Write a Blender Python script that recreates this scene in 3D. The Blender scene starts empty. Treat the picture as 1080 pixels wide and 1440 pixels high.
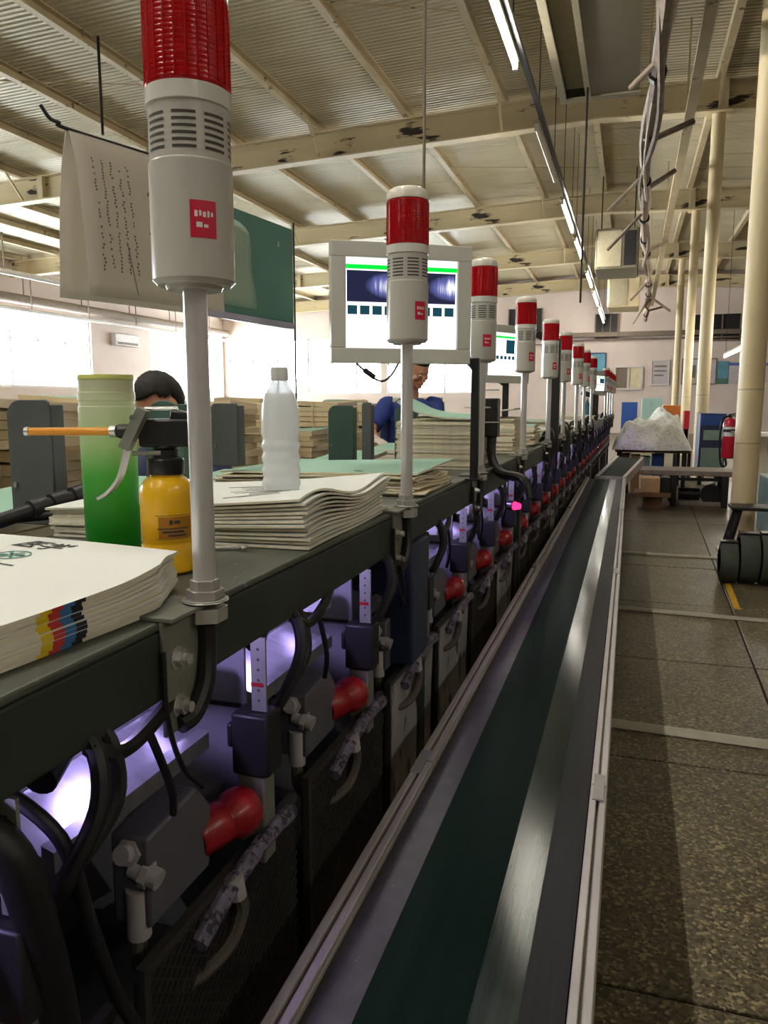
import bpy, bmesh, math, random
from mathutils import Vector, Matrix
random.seed(7)
PI = math.pi
SC = bpy.context.scene
COL = SC.collection
V = Vector

# ------------------------------------------------------------------ camera
FPX = 1080.0                      # focal length in pixels of the 1080x1440 frame
EYE = V((0, 0, 1.45))
YAW = math.atan2(347, math.hypot(156, 1080))
PIT = math.atan2(156, 1080)
cam_d = bpy.data.cameras.new('camera')
cam_d.sensor_fit = 'VERTICAL'
cam_d.sensor_height = 36.0
cam_d.lens = FPX / 1440.0 * 36.0
cam_d.clip_start = 0.02
cam_d.clip_end = 200
cam = bpy.data.objects.new('camera', cam_d)
COL.objects.link(cam)
cam.location = EYE
cam.rotation_euler = (PI / 2 - PIT, 0, YAW)
SC.camera = cam

# ------------------------------------------------------------------ world, light, exposure
SC.view_settings.view_transform = 'Standard'
SC.view_settings.look = 'None'
SC.view_settings.gamma = 1.0
SC.view_settings.use_curve_mapping = False
SC.view_settings.exposure = 0.45
SKY = 24.0                         # daylight outside the window band
TUBE = 100.0                       # fluorescent tubes
LED = 80.0                        # violet work lights inside the machine
w = bpy.data.worlds.new('world')
SC.world = w
w.use_nodes = True
w.node_tree.nodes['Background'].inputs[0].default_value = (0.93, 0.97, 1.0, 1)
w.node_tree.nodes['Background'].inputs[1].default_value = SKY
SC.cycles.max_bounces = 8
SC.cycles.diffuse_bounces = 4
SC.cycles.glossy_bounces = 3
SC.cycles.transmission_bounces = 8
SC.cycles.transparent_max_bounces = 8
SC.cycles.caustics_reflective = False
SC.cycles.caustics_refractive = False
SC.cycles.sample_clamp_indirect = 6.0
SC.cycles.use_denoising = True


# ------------------------------------------------------------------ helpers
def lin(c):
    c = c / 255.0
    return c / 12.92 if c <= 0.04045 else ((c + 0.055) / 1.055) ** 2.4


def rgb(r, g, b):
    return (lin(r), lin(g), lin(b), 1.0)


_R = V((math.cos(YAW), math.sin(YAW), 0))
_H = V((-math.sin(YAW), math.cos(YAW), 0))
_F = _H * math.cos(PIT) - V((0, 0, 1)) * math.sin(PIT)
_U = _R.cross(_F)


def sight(px, py):
    return _F + _R * ((px - 540) / FPX) + _U * ((720 - py) / FPX)


def dep(px, py, d):
    """survey point: the place seen in the photo at that pixel, d metres down the view axis"""
    return EYE + sight(px, py) * d


def at(px, py, **k):
    ax = 'xyz'.index(list(k)[0])
    v = list(k.values())[0]
    d = sight(px, py)
    return EYE + d * ((v - EYE[ax]) / d[ax])


class MB:
    def __init__(self):
        self.v, self.f, self.m = [], [], []
        self.mi = 0

    def add(self, vs, fs):
        o = len(self.v)
        self.v += [V(p) for p in vs]
        for f in fs:
            self.f.append([i + o for i in f])
            self.m.append(self.mi)
        return self

    def box(self, c, s, rot=None):
        hx, hy, hz = s[0] / 2, s[1] / 2, s[2] / 2
        vs = [V((x, y, z)) for z in (-hz, hz) for y in (-hy, hy) for x in (-hx, hx)]
        if rot is not None:
            vs = [rot @ p for p in vs]
        c = V(c)
        return self.add([p + c for p in vs], [(0, 2, 3, 1), (4, 5, 7, 6), (0, 1, 5, 4), (2, 6, 7, 3), (0, 4, 6, 2), (1, 3, 7, 5)])

    def bb(self, a, b):
        a, b = V(a), V(b)
        return self.box((a + b) / 2, [abs(b[i] - a[i]) for i in range(3)])

    def beam(self, p0, p1, w, h, up=(0, 0, 1)):
        """a rectangular bar from p0 to p1, w wide and h high"""
        p0, p1 = V(p0), V(p1)
        d = (p1 - p0).normalized()
        s = d.cross(V(up))
        if s.length < 1e-4:
            s = d.cross(V((1, 0, 0)))
        s.normalize()
        u = s.cross(d)
        vs = []
        for p in (p0, p1):
            for a, b in ((-1, -1), (1, -1), (1, 1), (-1, 1)):
                vs.append(p + s * (a * w / 2) + u * (b * h / 2))
        return self.add(vs, [(3, 2, 1, 0), (4, 5, 6, 7), (0, 1, 5, 4), (1, 2, 6, 5), (2, 3, 7, 6), (3, 0, 4, 7)])

    def cyl(self, p0, p1, r0, r1=None, n=16):
        return self.sweep([p0, p1], [r0, r0 if r1 is None else r1], n)

    def sweep(self, pts, rs, n=8, caps=True):
        pts = [V(p) for p in pts]
        if not hasattr(rs, '__len__'):
            rs = [rs] * len(pts)
        t0 = (pts[1] - pts[0]).normalized()
        a = t0.cross(V((0, 0, 1)))
        if a.length < 1e-3:
            a = t0.cross(V((1, 0, 0)))
        a.normalize()
        vs, fs = [], []
        L = len(pts)
        for i, p in enumerate(pts):
            t = (pts[min(i + 1, L - 1)] - pts[max(i - 1, 0)])
            if t.length < 1e-9:
                t = t0
            t.normalize()
            a = (a - t * a.dot(t))
            if a.length < 1e-6:
                a = t.orthogonal()
            a.normalize()
            b = t.cross(a)
            for k in range(n):
                q = 2 * PI * k / n
                vs.append(p + (a * math.cos(q) + b * math.sin(q)) * rs[i])
        for i in range(L - 1):
            for k in range(n):
                k2 = (k + 1) % n
                fs.append((i * n + k, i * n + k2, (i + 1) * n + k2, (i + 1) * n + k))
        if caps:
            fs.append(tuple(reversed(range(n))))
            fs.append(tuple((L - 1) * n + k for k in range(n)))
        return self.add(vs, fs)

    def tube(self, pts, r, n=8, sub=5):
        return self.sweep(smooth(pts, sub), r, n)

    def lathe(self, prof, c=(0, 0, 0), n=32, M=None):
        c = V(c)
        vs, fs = [], []
        for r, z in prof:
            for k in range(n):
                q = 2 * PI * k / n
                p = V((r * math.cos(q), r * math.sin(q), z))
                if M is not None:
                    p = M @ p
                vs.append(p + c)
        L = len(prof)
        for i in range(L - 1):
            for k in range(n):
                k2 = (k + 1) % n
                fs.append((i * n + k, i * n + k2, (i + 1) * n + k2, (i + 1) * n + k))
        if prof[0][0] > 1e-6:
            fs.append(tuple(reversed(range(n))))
        if prof[-1][0] > 1e-6:
            fs.append(tuple((L - 1) * n + k for k in range(n)))
        return self.add(vs, fs)

    def slab(self, fn, nu, nv, t, edge=None):
        """a bent sheet: fn(u, v) gives its top point, t its thickness downwards"""
        vs, fs = [], []
        for i in range(nu + 1):
            for j in range(nv + 1):
                vs.append(V(fn(i / nu, j / nv)))
        n = len(vs)
        vs += [p - V((0, 0, t)) for p in vs]
        g = lambda i, j: i * (nv + 1) + j
        self_m0 = self.mi
        top = [(g(i, j), g(i + 1, j), g(i + 1, j + 1), g(i, j + 1)) for i in range(nu) for j in range(nv)]
        fs = top + [tuple(n + q for q in reversed(f)) for f in top]
        side = []
        for i in range(nu):
            side.append((g(i + 1, 0), g(i, 0), n + g(i, 0), n + g(i + 1, 0)))
            side.append((g(i, nv), g(i + 1, nv), n + g(i + 1, nv), n + g(i, nv)))
        front = []
        for j in range(nv):
            side.append((g(0, j), g(0, j + 1), n + g(0, j + 1), n + g(0, j)))
            front.append((g(nu, j + 1), g(nu, j), n + g(nu, j), n + g(nu, j + 1)))
        o = len(self.v)
        self.v += vs
        for f in fs:
            self.f.append([q + o for q in f]); self.m.append(self_m0)
        for f in side:
            self.f.append([q + o for q in f]); self.m.append(1 if edge else self_m0)
        for j, f in enumerate(front):
            self.f.append([q + o for q in f])
            self.m.append(edge(j / nv) if edge else self_m0)
        return self

    def prism(self, poly, d, O, X, Y):
        """polygon (list of 2-D points) in the plane O + X*a + Y*b, pushed d along X x Y"""
        O, X, Y = V(O), V(X), V(Y)
        N = X.cross(Y).normalized() * d
        n = len(poly)
        vs = [O + X * a + Y * b for a, b in poly] + [O + X * a + Y * b + N for a, b in poly]
        fs = [tuple(reversed(range(n))), tuple(range(n, 2 * n))]
        fs += [(i, (i + 1) % n, n + (i + 1) % n, n + i) for i in range(n)]
        return self.add(vs, fs)


def smooth(pts, sub=5):
    pts = [V(p) for p in pts]
    if len(pts) < 3:
        return pts
    out = []
    P = [pts[0] * 2 - pts[1]] + pts + [pts[-1] * 2 - pts[-2]]
    for i in range(1, len(P) - 2):
        a, b, c, d = P[i - 1], P[i], P[i + 1], P[i + 2]
        for k in range(sub):
            t = k / sub
            out.append(0.5 * ((2 * b) + (c - a) * t + (2 * a - 5 * b + 4 * c - d) * t * t + (3 * b - a - 3 * c + d) * t ** 3))
    out.append(pts[-1])
    return out


WM = {}


def put(o, parent=None):
    COL.objects.link(o)
    if parent is not None:
        o.parent = parent
        WM[o.name] = WM[parent.name].copy()
    else:
        WM[o.name] = Matrix.Translation(o.location) @ Matrix.Rotation(o.rotation_euler.z, 4, 'Z')
    return o


def tag(o, label=None, cat=None, group=None, kind=None):
    for k, v in (('label', label), ('category', cat), ('group', group), ('kind', kind)):
        if v:
            o[k] = v
    return o


def thing(name, label, cat, loc=(0, 0, 0), rz=0.0, group=None):
    o = bpy.data.objects.new(name, None)
    o.location = loc
    o.rotation_euler = (0, 0, rz)
    o.empty_display_size = 0.05
    put(o)
    return tag(o, label, cat, group)


def mesh(name, mb, mats, sm=True, ang=35):
    me = bpy.data.meshes.new(name)
    me.from_pydata([tuple(p) for p in mb.v], [], mb.f)
    if not isinstance(mats, (list, tuple)):
        mats = [mats]
    for m in mats:
        me.materials.append(m)
    if len(mats) > 1:
        me.polygons.foreach_set('material_index', mb.m)
    if sm:
        me.shade_smooth()
        me.set_sharp_from_angle(angle=math.radians(ang))
    me.update()
    return me


def part(name, mb, mats, parent=None, world=True, bevel=0, sm=True, ang=35, label=None, kind=None):
    """one mesh object; with world=True the builder's points are world points"""
    if world and parent is not None:
        inv = WM[parent.name].inverted()
        mb.v = [inv @ p for p in mb.v]
    if world and parent is None:
        lo = V([min(p[i] for p in mb.v) for i in range(3)])
        hi = V([max(p[i] for p in mb.v) for i in range(3)])
        c = V(((lo.x + hi.x) / 2, (lo.y + hi.y) / 2, lo.z))
        mb.v = [p - c for p in mb.v]
    o = bpy.data.objects.new(name, mesh(name, mb, mats, sm, ang))
    if world and parent is None:
        o.location = c
    put(o, parent)
    if bevel:
        b = o.modifiers.new('bevel', 'BEVEL')
        b.width = bevel
        b.segments = 2
        b.limit_method = 'ANGLE'
        b.angle_limit = math.radians(40)
    if label:
        o['label'] = label
    if kind:
        o['kind'] = kind
    return o


def copy_tree(o, loc=None, label=None, rz=None, parent=None):
    c = o.copy()
    COL.objects.link(c)
    if parent is not None:
        c.parent = parent
    if loc is not None:
        c.location = loc
    if rz is not None:
        c.rotation_euler = (0, 0, rz)
    if label:
        c['label'] = label
    for ch in list(o.children):
        copy_tree(ch, parent=c)
    return c


def text(name, body, size, M, m, parent=None, align='CENTER'):
    cu = bpy.data.curves.new(name, 'FONT')
    cu.body = body
    cu.size = size
    cu.align_x = align
    cu.extrude = 0.0002
    cu.materials.append(m)
    o = bpy.data.objects.new(name, cu)
    COL.objects.link(o)
    if parent is not None:
        o.parent = parent
        M = WM[parent.name].inverted() @ M
    o.matrix_local = M
    return o


# ------------------------------------------------------------------ materials
def nodes_of(m):
    m.use_nodes = True
    nt = m.node_tree
    return nt, nt.nodes, nt.links


def mat(name, col, rough=0.5, metal=0.0, var=0.12, scale=9.0, bump=0.0, bscale=None, spec=0.5, coat=0.0,
        trans=0.0, emit=None, estr=0.0, stretch=None, dark=None, dthr=0.6, dscale=None, coords='Object', ior=1.45, alpha=1.0):
    m = bpy.data.materials.new(name)
    nt, N, L = nodes_of(m)
    b = N['Principled BSDF']
    b.inputs['Roughness'].default_value = rough
    b.inputs['Metallic'].default_value = metal
    b.inputs['Specular IOR Level'].default_value = spec
    b.inputs['Coat Weight'].default_value = coat
    b.inputs['Coat Roughness'].default_value = 0.08
    b.inputs['Transmission Weight'].default_value = trans
    b.inputs['IOR'].default_value = ior
    b.inputs['Alpha'].default_value = alpha
    if emit:
        b.inputs['Emission Color'].default_value = emit
        b.inputs['Emission Strength'].default_value = estr
    tc = N.new('ShaderNodeTexCoord')
    mp = N.new('ShaderNodeMapping')
    L.new(tc.outputs[coords], mp.inputs[0])
    if stretch:
        mp.inputs['Scale'].default_value = stretch
    nz = N.new('ShaderNodeTexNoise')
    nz.inputs['Scale'].default_value = scale
    nz.inputs['Detail'].default_value = 5
    L.new(mp.outputs[0], nz.inputs['Vector'])
    cr = N.new('ShaderNodeValToRGB')
    cr.color_ramp.elements[0].position = 0.3
    cr.color_ramp.elements[1].position = 0.72
    cr.color_ramp.elements[0].color = [c * (1 - var) for c in col[:3]] + [1]
    cr.color_ramp.elements[1].color = [min(1, c * (1 + var)) for c in col[:3]] + [1]
    L.new(nz.outputs[0], cr.inputs[0])
    out = cr.outputs[0]
    if dark:
        n2 = N.new('ShaderNodeTexNoise')
        n2.inputs['Scale'].default_value = dscale or scale * 2.3
        n2.inputs['Detail'].default_value = 6
        n2.inputs['Roughness'].default_value = 0.65
        L.new(mp.outputs[0], n2.inputs['Vector'])
        r2 = N.new('ShaderNodeValToRGB')
        r2.color_ramp.elements[0].position = dthr
        r2.color_ramp.elements[1].position = dthr + 0.05
        L.new(n2.outputs[0], r2.inputs[0])
        mx = N.new('ShaderNodeMix')
        mx.data_type = 'RGBA'
        L.new(r2.outputs[0], mx.inputs[0])
        L.new(out, mx.inputs[6])
        mx.inputs[7].default_value = dark
        out = mx.outputs[2]
    L.new(out, b.inputs['Base Color'])
    if bump:
        n3 = N.new('ShaderNodeTexNoise')
        n3.inputs['Scale'].default_value = bscale or scale * 4
        n3.inputs['Detail'].default_value = 4
        L.new(mp.outputs[0], n3.inputs['Vector'])
        bp = N.new('ShaderNodeBump')
        bp.inputs['Strength'].default_value = bump
        bp.inputs['Distance'].default_value = 0.01
        L.new(n3.outputs[0], bp.inputs['Height'])
        L.new(bp.outputs[0], b.inputs['Normal'])
    return m


def emis(name, col, s):
    m = bpy.data.materials.new(name)
    nt, N, L = nodes_of(m)
    N.remove(N['Principled BSDF'])
    e = N.new('ShaderNodeEmission')
    e.inputs[0].default_value = col
    e.inputs[1].default_value = s
    L.new(e.outputs[0], N['Material Output'].inputs[0])
    return m


def terrazzo():
    m = bpy.data.materials.new('terrazzo')
    nt, N, L = nodes_of(m)
    b = N['Principled BSDF']
    tc = N.new('ShaderNodeTexCoord')
    vo = N.new('ShaderNodeTexVoronoi')
    vo.inputs['Scale'].default_value = 105
    L.new(tc.outputs['Object'], vo.inputs['Vector'])
    cr = N.new('ShaderNodeValToRGB')
    e = cr.color_ramp.elements
    e[0].position = 0.0; e[0].color = rgb(62, 55, 42)
    e[1].position = 1.0; e[1].color = rgb(172, 160, 126)
    q = cr.color_ramp.elements.new(0.45); q.color = rgb(100, 91, 72)
    q = cr.color_ramp.elements.new(0.75); q.color = rgb(114, 104, 84)
    sp = N.new('ShaderNodeSeparateColor')
    L.new(vo.outputs['Color'], sp.inputs[0])
    L.new(sp.outputs[0], cr.inputs[0])
    nz = N.new('ShaderNodeTexNoise')
    nz.inputs['Scale'].default_value = 2.2
    nz.inputs['Detail'].default_value = 6
    L.new(tc.outputs['Object'], nz.inputs['Vector'])
    r2 = N.new('ShaderNodeValToRGB')
    r2.color_ramp.elements[0].position = 0.3; r2.color_ramp.elements[0].color = (0.6, 0.58, 0.55, 1)
    r2.color_ramp.elements[1].position = 0.7; r2.color_ramp.elements[1].color = (1, 1, 0.97, 1)
    L.new(nz.outputs[0], r2.inputs[0])
    mx = N.new('ShaderNodeMix'); mx.data_type = 'RGBA'; mx.blend_type = 'MULTIPLY'
    mx.inputs[0].default_value = 1
    L.new(cr.outputs[0], mx.inputs[6]); L.new(r2.outputs[0], mx.inputs[7])
    L.new(mx.outputs[2], b.inputs['Base Color'])
    b.inputs['Roughness'].default_value = 0.38
    bp = N.new('ShaderNodeBump')
    bp.inputs['Strength'].default_value = 0.25; bp.inputs['Distance'].default_value = 0.002
    L.new(sp.outputs[0], bp.inputs['Height']); L.new(bp.outputs[0], b.inputs['Normal'])
    return m


def gradient_green():
    m = bpy.data.materials.new('green_tumbler_plastic')
    nt, N, L = nodes_of(m)
    b = N['Principled BSDF']
    tc = N.new('ShaderNodeTexCoord')
    sx = N.new('ShaderNodeSeparateXYZ')
    L.new(tc.outputs['Object'], sx.inputs[0])
    mr = N.new('ShaderNodeMapRange')
    mr.inputs[1].default_value = 0.0; mr.inputs[2].default_value = 0.25
    L.new(sx.outputs[2], mr.inputs[0])
    cr = N.new('ShaderNodeValToRGB')
    e = cr.color_ramp.elements
    e[0].position = 0.15; e[0].color = rgb(34, 160, 46)
    e[1].position = 0.9; e[1].color = rgb(244, 247, 228)
    q = e.new(0.48); q.color = rgb(104, 200, 92)
    q = e.new(0.66); q.color = rgb(206, 230, 180)
    L.new(mr.outputs[0], cr.inputs[0])
    L.new(cr.outputs[0], b.inputs['Base Color'])
    b.inputs['Roughness'].default_value = 0.3
    b.inputs['Coat Weight'].default_value = 0.3
    b.inputs['Subsurface Weight'].default_value = 0.0
    tr = N.new('ShaderNodeBsdfTranslucent')
    L.new(cr.outputs[0], tr.inputs[0])
    mx = N.new('ShaderNodeMixShader')
    mx.inputs[0].default_value = 0.55
    L.new(b.outputs[0], mx.inputs[1]); L.new(tr.outputs[0], mx.inputs[2])
    L.new(mx.outputs[0], N['Material Output'].inputs[0])
    return m


def lens_mat():
    m = bpy.data.materials.new('red_lens')
    nt, N, L = nodes_of(m)
    b = N['Principled BSDF']
    b.inputs['Base Color'].default_value = (0.56, 0.002, 0.010, 1)
    b.inputs['Roughness'].default_value = 0.18
    b.inputs['Coat Weight'].default_value = 0.4
    tr = N.new('ShaderNodeBsdfTranslucent')
    tr.inputs[0].default_value = (0.75, 0.003, 0.008, 1)
    mx = N.new('ShaderNodeMixShader')
    mx.inputs[0].default_value = 0.45
    L.new(b.outputs[0], mx.inputs[1]); L.new(tr.outputs[0], mx.inputs[2])
    L.new(mx.outputs[0], N['Material Output'].inputs[0])
    return m


def scrap_paper():
    m = mat('speckled_paper', rgb(246, 246, 238), 0.85, var=0.02, scale=3, dark=rgb(212, 218, 204), dthr=0.54, dscale=22)
    return m


def photo_screen(name, cx, cz, sx, sz):
    """what a camera picture on the monitor shows: a bright flare in a dark frame"""
    m = bpy.data.materials.new(name)
    nt, N, L = nodes_of(m)
    N.remove(N['Principled BSDF'])
    tc = N.new('ShaderNodeTexCoord')
    mp = N.new('ShaderNodeMapping')
    mp.inputs['Location'].default_value = (-cx * sx, 0, -cz * sz)
    mp.inputs['Scale'].default_value = (sx, 0, sz)
    L.new(tc.outputs['Object'], mp.inputs[0])
    g = N.new('ShaderNodeTexGradient'); g.gradient_type = 'SPHERICAL'
    L.new(mp.outputs[0], g.inputs[0])
    nz = N.new('ShaderNodeTexNoise'); nz.inputs['Scale'].default_value = 60
    m2 = N.new('ShaderNodeMapping'); m2.inputs['Scale'].default_value = (3, 1, 0.25)
    L.new(tc.outputs['Object'], m2.inputs[0]); L.new(m2.outputs[0], nz.inputs['Vector'])
    mu = N.new('ShaderNodeMath'); mu.operation = 'MULTIPLY'
    L.new(g.outputs[1], mu.inputs[0]); L.new(nz.outputs[0], mu.inputs[1])
    cr = N.new('ShaderNodeValToRGB')
    e = cr.color_ramp.elements
    e[0].position = 0.02; e[0].color = rgb(34, 36, 60)
    e[1].position = 0.5; e[1].color = (1, 1, 1, 1)
    q = e.new(0.2); q.color = rgb(96, 100, 160)
    L.new(mu.outputs[0], cr.inputs[0])
    em = N.new('ShaderNodeEmission')
    L.new(cr.outputs[0], em.inputs[0])
    em.inputs[1].default_value = 1.0
    L.new(em.outputs[0], N['Material Output'].inputs[0])
    return m


M_ = {}
M_['floor'] = terrazzo()
M_['slab_gap'] = mat('floor_joint', rgb(34, 31, 28), 0.8)
M_['wall'] = mat('wall_paint', rgb(216, 200, 192), 0.85, var=0.05, scale=1.2)
M_['wall_dark'] = mat('wall_duct', rgb(122, 108, 96), 0.7)
M_['roof'] = mat('roof_sheet', rgb(214, 205, 180), 0.42, 0.1, var=0.05, scale=1.5, spec=0.5)
M_['steel_cream'] = mat('cream_paint', rgb(206, 192, 158), 0.55, var=0.1, scale=2.0, dark=rgb(70, 52, 38), dthr=0.66, dscale=3.0)
M_['peel'] = mat('cream_paint_peeling', rgb(196, 180, 144), 0.6, var=0.12, scale=1.5, dark=rgb(44, 34, 28), dthr=0.57, dscale=1.7, stretch=(.45, 1, 2.2))
M_['purlin'] = mat('purlin_paint', rgb(188, 172, 138), 0.6, var=0.12, scale=2.0, dark=rgb(96, 78, 58), dthr=0.62)
M_['column'] = mat('column_paint', rgb(220, 202, 162), 0.45, var=0.07, scale=3.0, dark=rgb(140, 112, 70), dthr=0.68, dscale=9)
M_['green'] = mat('machine_green', rgb(42, 51, 46), 0.5, 0.0, var=0.16, scale=12, dark=rgb(62, 70, 64), dthr=0.68, dscale=22, bump=0.05)
M_['worktop'] = mat('worn_worktop', rgb(84, 88, 80), 0.5, 0.0, var=0.25, scale=7, dark=rgb(128, 128, 118), dthr=0.64, dscale=34, stretch=(3, 1, 1))
M_['plate'] = mat('plate_grey', rgb(92, 98, 98), 0.5, 0.1, var=0.08, scale=14)
M_['plate_green'] = mat('plate_green', rgb(66, 92, 84), 0.5, 0.1, var=0.1, scale=14)
M_['side_plate'] = mat('side_plate', rgb(136, 136, 144), 0.5, 0.1, var=0.08, scale=10)
M_['grey_plate'] = mat('grey_steel', rgb(98, 98, 106), 0.45, 0.3, var=0.1, scale=10)
M_['dark_steel'] = mat('dark_steel', rgb(46, 46, 48), 0.45, 0.4, var=0.2, scale=14)
M_['black'] = mat('black_rubber', rgb(22, 22, 24), 0.45, var=0.2, scale=14)
M_['blackpl'] = mat('black_plastic', rgb(26, 26, 27), 0.35, var=0.1, scale=14)
M_['mesh'] = mat('mesh_guard', rgb(70, 68, 66), 0.5, 0.5, var=0.2, scale=14)
M_['galv'] = mat('stained_galvanised', rgb(158, 156, 160), 0.45, 0.1, var=0.35, scale=9, dark=rgb(52, 50, 50), dthr=0.52, dscale=15, stretch=(1, 1, 0.35))
M_['chrome'] = mat('bright_steel', rgb(206, 206, 206), 0.25, 0.65, var=0.08, scale=20)
M_['alu'] = mat('aluminium_pole', rgb(224, 224, 226), 0.3, 0.55, var=0.02, scale=6)
M_['bracket'] = mat('painted_bracket', rgb(128, 130, 122), 0.45, 0.3, var=0.12, scale=24)
M_['rail'] = mat('aluminium_rail', rgb(198, 194, 190), 0.36, 0.4, var=0.14, scale=30, dark=rgb(96, 92, 90), dthr=0.68, dscale=60, stretch=(1, 0.15, 1))
M_['bed'] = mat('scuffed_bed', rgb(62, 60, 68), 0.45, 0.1, var=0.22, scale=26, dark=rgb(104, 102, 110), dthr=0.66, dscale=60)
M_['belt'] = mat('green_belt', rgb(16, 31, 27), 0.5, var=0.15, scale=6, stretch=(6, 0.3, 1), spec=0.04)
M_['beltedge'] = mat('green_belt_edge', rgb(26, 39, 33), 0.18, var=0.4, scale=14, stretch=(9, 0.25, 1), spec=0.26)
M_['bedside'] = mat('bed_side', rgb(42, 43, 44), 0.45, 0.0, spec=.12, var=0.15, scale=14, stretch=(6, 0.25, 1))
M_['housing'] = mat('lamp_housing', rgb(196, 194, 188), 0.25, var=0.02, scale=3, coat=0.35)
M_['cap'] = mat('lamp_cap', rgb(226, 222, 212), 0.3, var=0.02, scale=3, coat=0.2)
M_['clear'] = mat('lamp_collar', rgb(224, 222, 218), 0.12, var=0.02, scale=3, coat=0.5)
M_['slot'] = mat('slot_dark', rgb(70, 66, 62), 0.7)
M_['lens'] = lens_mat()
M_['sticker'] = mat('red_sticker', rgb(206, 22, 62), 0.4, var=0.03)
M_['white'] = mat('white_print', rgb(238, 236, 232), 0.5, var=0.02)
M_['knob'] = mat('red_knob', rgb(150, 10, 24), 0.32, var=0.08, scale=20, coat=0.2)
M_['paper'] = mat('white_paper', rgb(228, 231, 228), 0.8, var=0.02, scale=5)
M_['pedge'] = mat('paper_edge', rgb(234, 228, 208), 0.9, var=0.14, scale=60, stretch=(1, 0.1, 4))
M_['pgreen'] = mat('green_cover_paper', rgb(150, 190, 172), 0.7, var=0.05, scale=5)
M_['pcream'] = mat('cream_paper', rgb(222, 206, 170), 0.85, var=0.08, scale=6)
M_['ink'] = mat('black_ink', rgb(60, 62, 62), 0.8)
M_['inkfade'] = mat('faded_ink', rgb(112, 108, 104), 0.8)
M_['inkgreen'] = mat('green_ink', rgb(70, 130, 118), 0.8)
M_['cy'] = mat('mark_yellow', rgb(236, 204, 40), 0.8)
M_['cm'] = mat('mark_magenta', rgb(200, 60, 60), 0.8)
M_['cc'] = mat('mark_cyan', rgb(60, 120, 176), 0.8)
M_['ck'] = mat('mark_black', rgb(36, 38, 46), 0.8)
M_['teal'] = mat('teal_sheet', rgb(120, 156, 145), 0.65, var=0.05, scale=5)
M_['netpaper'] = mat('pale_teal_paper', rgb(196, 220, 206), 0.8, var=0.04, scale=9)
M_['lilac'] = mat('lilac_edge', rgb(190, 184, 214), 0.7)
M_['amber'] = mat('yellow_can', rgb(238, 184, 22), 0.3, var=0.05, scale=6, coat=0.3)
M_['orange'] = mat('amber_tube', rgb(226, 150, 30), 0.35, var=0.05, coat=0.2)
M_['tumbler'] = gradient_green()
M_['tumblerlid'] = mat('pale_yellow_plastic', rgb(216, 222, 130), 0.35, var=0.03)
M_['bottle'] = mat('clear_bottle', (0.93, 0.95, 0.96, 1), 0.12, var=0.01)
M_['bottlecap'] = mat('white_cap', rgb(232, 232, 232), 0.4, var=0.02)
M_['bezel'] = mat('monitor_bezel', rgb(212, 212, 206), 0.5, var=0.03)
M_['screen'] = emis('screen_white', (1, 1, 1, 1), 1.25)
M_['scrgreen'] = emis('screen_green', rgb(10, 214, 60), 1.0)
M_['scrteal'] = emis('screen_teal', rgb(30, 70, 84), 0.8)
M_['tube'] = emis('fluorescent', (1.0, 0.95, 0.84, 1), TUBE)
M_['tubeoff'] = mat('unlit_tube', rgb(214, 200, 170), 0.3)
M_['led'] = emis('violet_led', (0.56, 0.44, 1.0, 1), LED)
M_['signal'] = emis('red_signal', (1.0, 0.02, 0.12, 1), 2.5)
M_['cloth'] = mat('blue_shirt', rgb(38, 58, 128), 0.85, var=0.18, scale=10, bump=0.15)
M_['jeans'] = mat('dark_apron', rgb(58, 66, 92), 0.9, var=0.3, scale=16)
M_['skin'] = mat('skin', rgb(196, 140, 112), 0.5, var=0.05)
M_['hair'] = mat('black_hair', rgb(28, 24, 24), 0.6, var=0.3, scale=40, bump=0.3)
M_['glove'] = mat('white_glove', rgb(220, 206, 196), 0.8)
M_['eye'] = mat('eye_white', rgb(230, 226, 220), 0.3)
M_['lip'] = mat('lips', rgb(160, 92, 84), 0.5)
M_['red'] = mat('extinguisher_red', rgb(190, 26, 50), 0.35, var=0.06, coat=0.3)
M_['orangebox'] = mat('orange_wood', rgb(196, 116, 50), 0.6, var=0.12)
M_['bluepaint'] = mat('blue_paint', rgb(46, 84, 160), 0.5, var=0.08)
M_['navy'] = mat('navy_paint', rgb(52, 58, 98), 0.5, var=0.12)
M_['wood'] = mat('brown_wood', rgb(120, 84, 58), 0.7, var=0.2, scale=6)
M_['carton'] = mat('carton', rgb(196, 158, 116), 0.8, var=0.08)
M_['benchtop'] = mat('bench_top', rgb(140, 128, 118), 0.6, var=0.15)
M_['coil'] = mat('green_belt_coil', rgb(58, 66, 54), 0.7, var=0.16, scale=9)
M_['yellowline'] = mat('yellow_tape', rgb(206, 160, 40), 0.7, var=0.2, scale=20)
M_['strip'] = mat('cable_strip', rgb(176, 172, 158), 0.4, 0.2, var=0.12, scale=9)
M_['duct'] = mat('duct_paint', rgb(128, 124, 106), 0.45, 0.3, var=0.08, scale=2)
M_['ductframe'] = mat('duct_frame', rgb(172, 164, 140), 0.45, 0.2, var=0.08)
M_['cable'] = mat('dusty_cable', rgb(128, 112, 98), 0.7, var=0.3, scale=9)
M_['cablelight'] = mat('pale_cable', rgb(188, 172, 150), 0.6, var=0.15)
M_['glass'] = mat('window_glass', (1, 1, 1, 1), 0.0, var=0.0, trans=1.0, ior=1.01)
M_['winframe'] = mat('window_frame', rgb(210, 206, 204), 0.5)
M_['posterteal'] = mat('poster_teal', rgb(96, 150, 172), 0.7, var=0.2, scale=2)
M_['posterblue'] = mat('poster_blue', rgb(90, 116, 180), 0.7, var=0.1, scale=2)
M_['postergrey'] = mat('poster_grey', rgb(190, 182, 186), 0.7, var=0.08, scale=3)
M_['scrap'] = scrap_paper()
M_['coil'].name = 'belt_coil'
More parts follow.
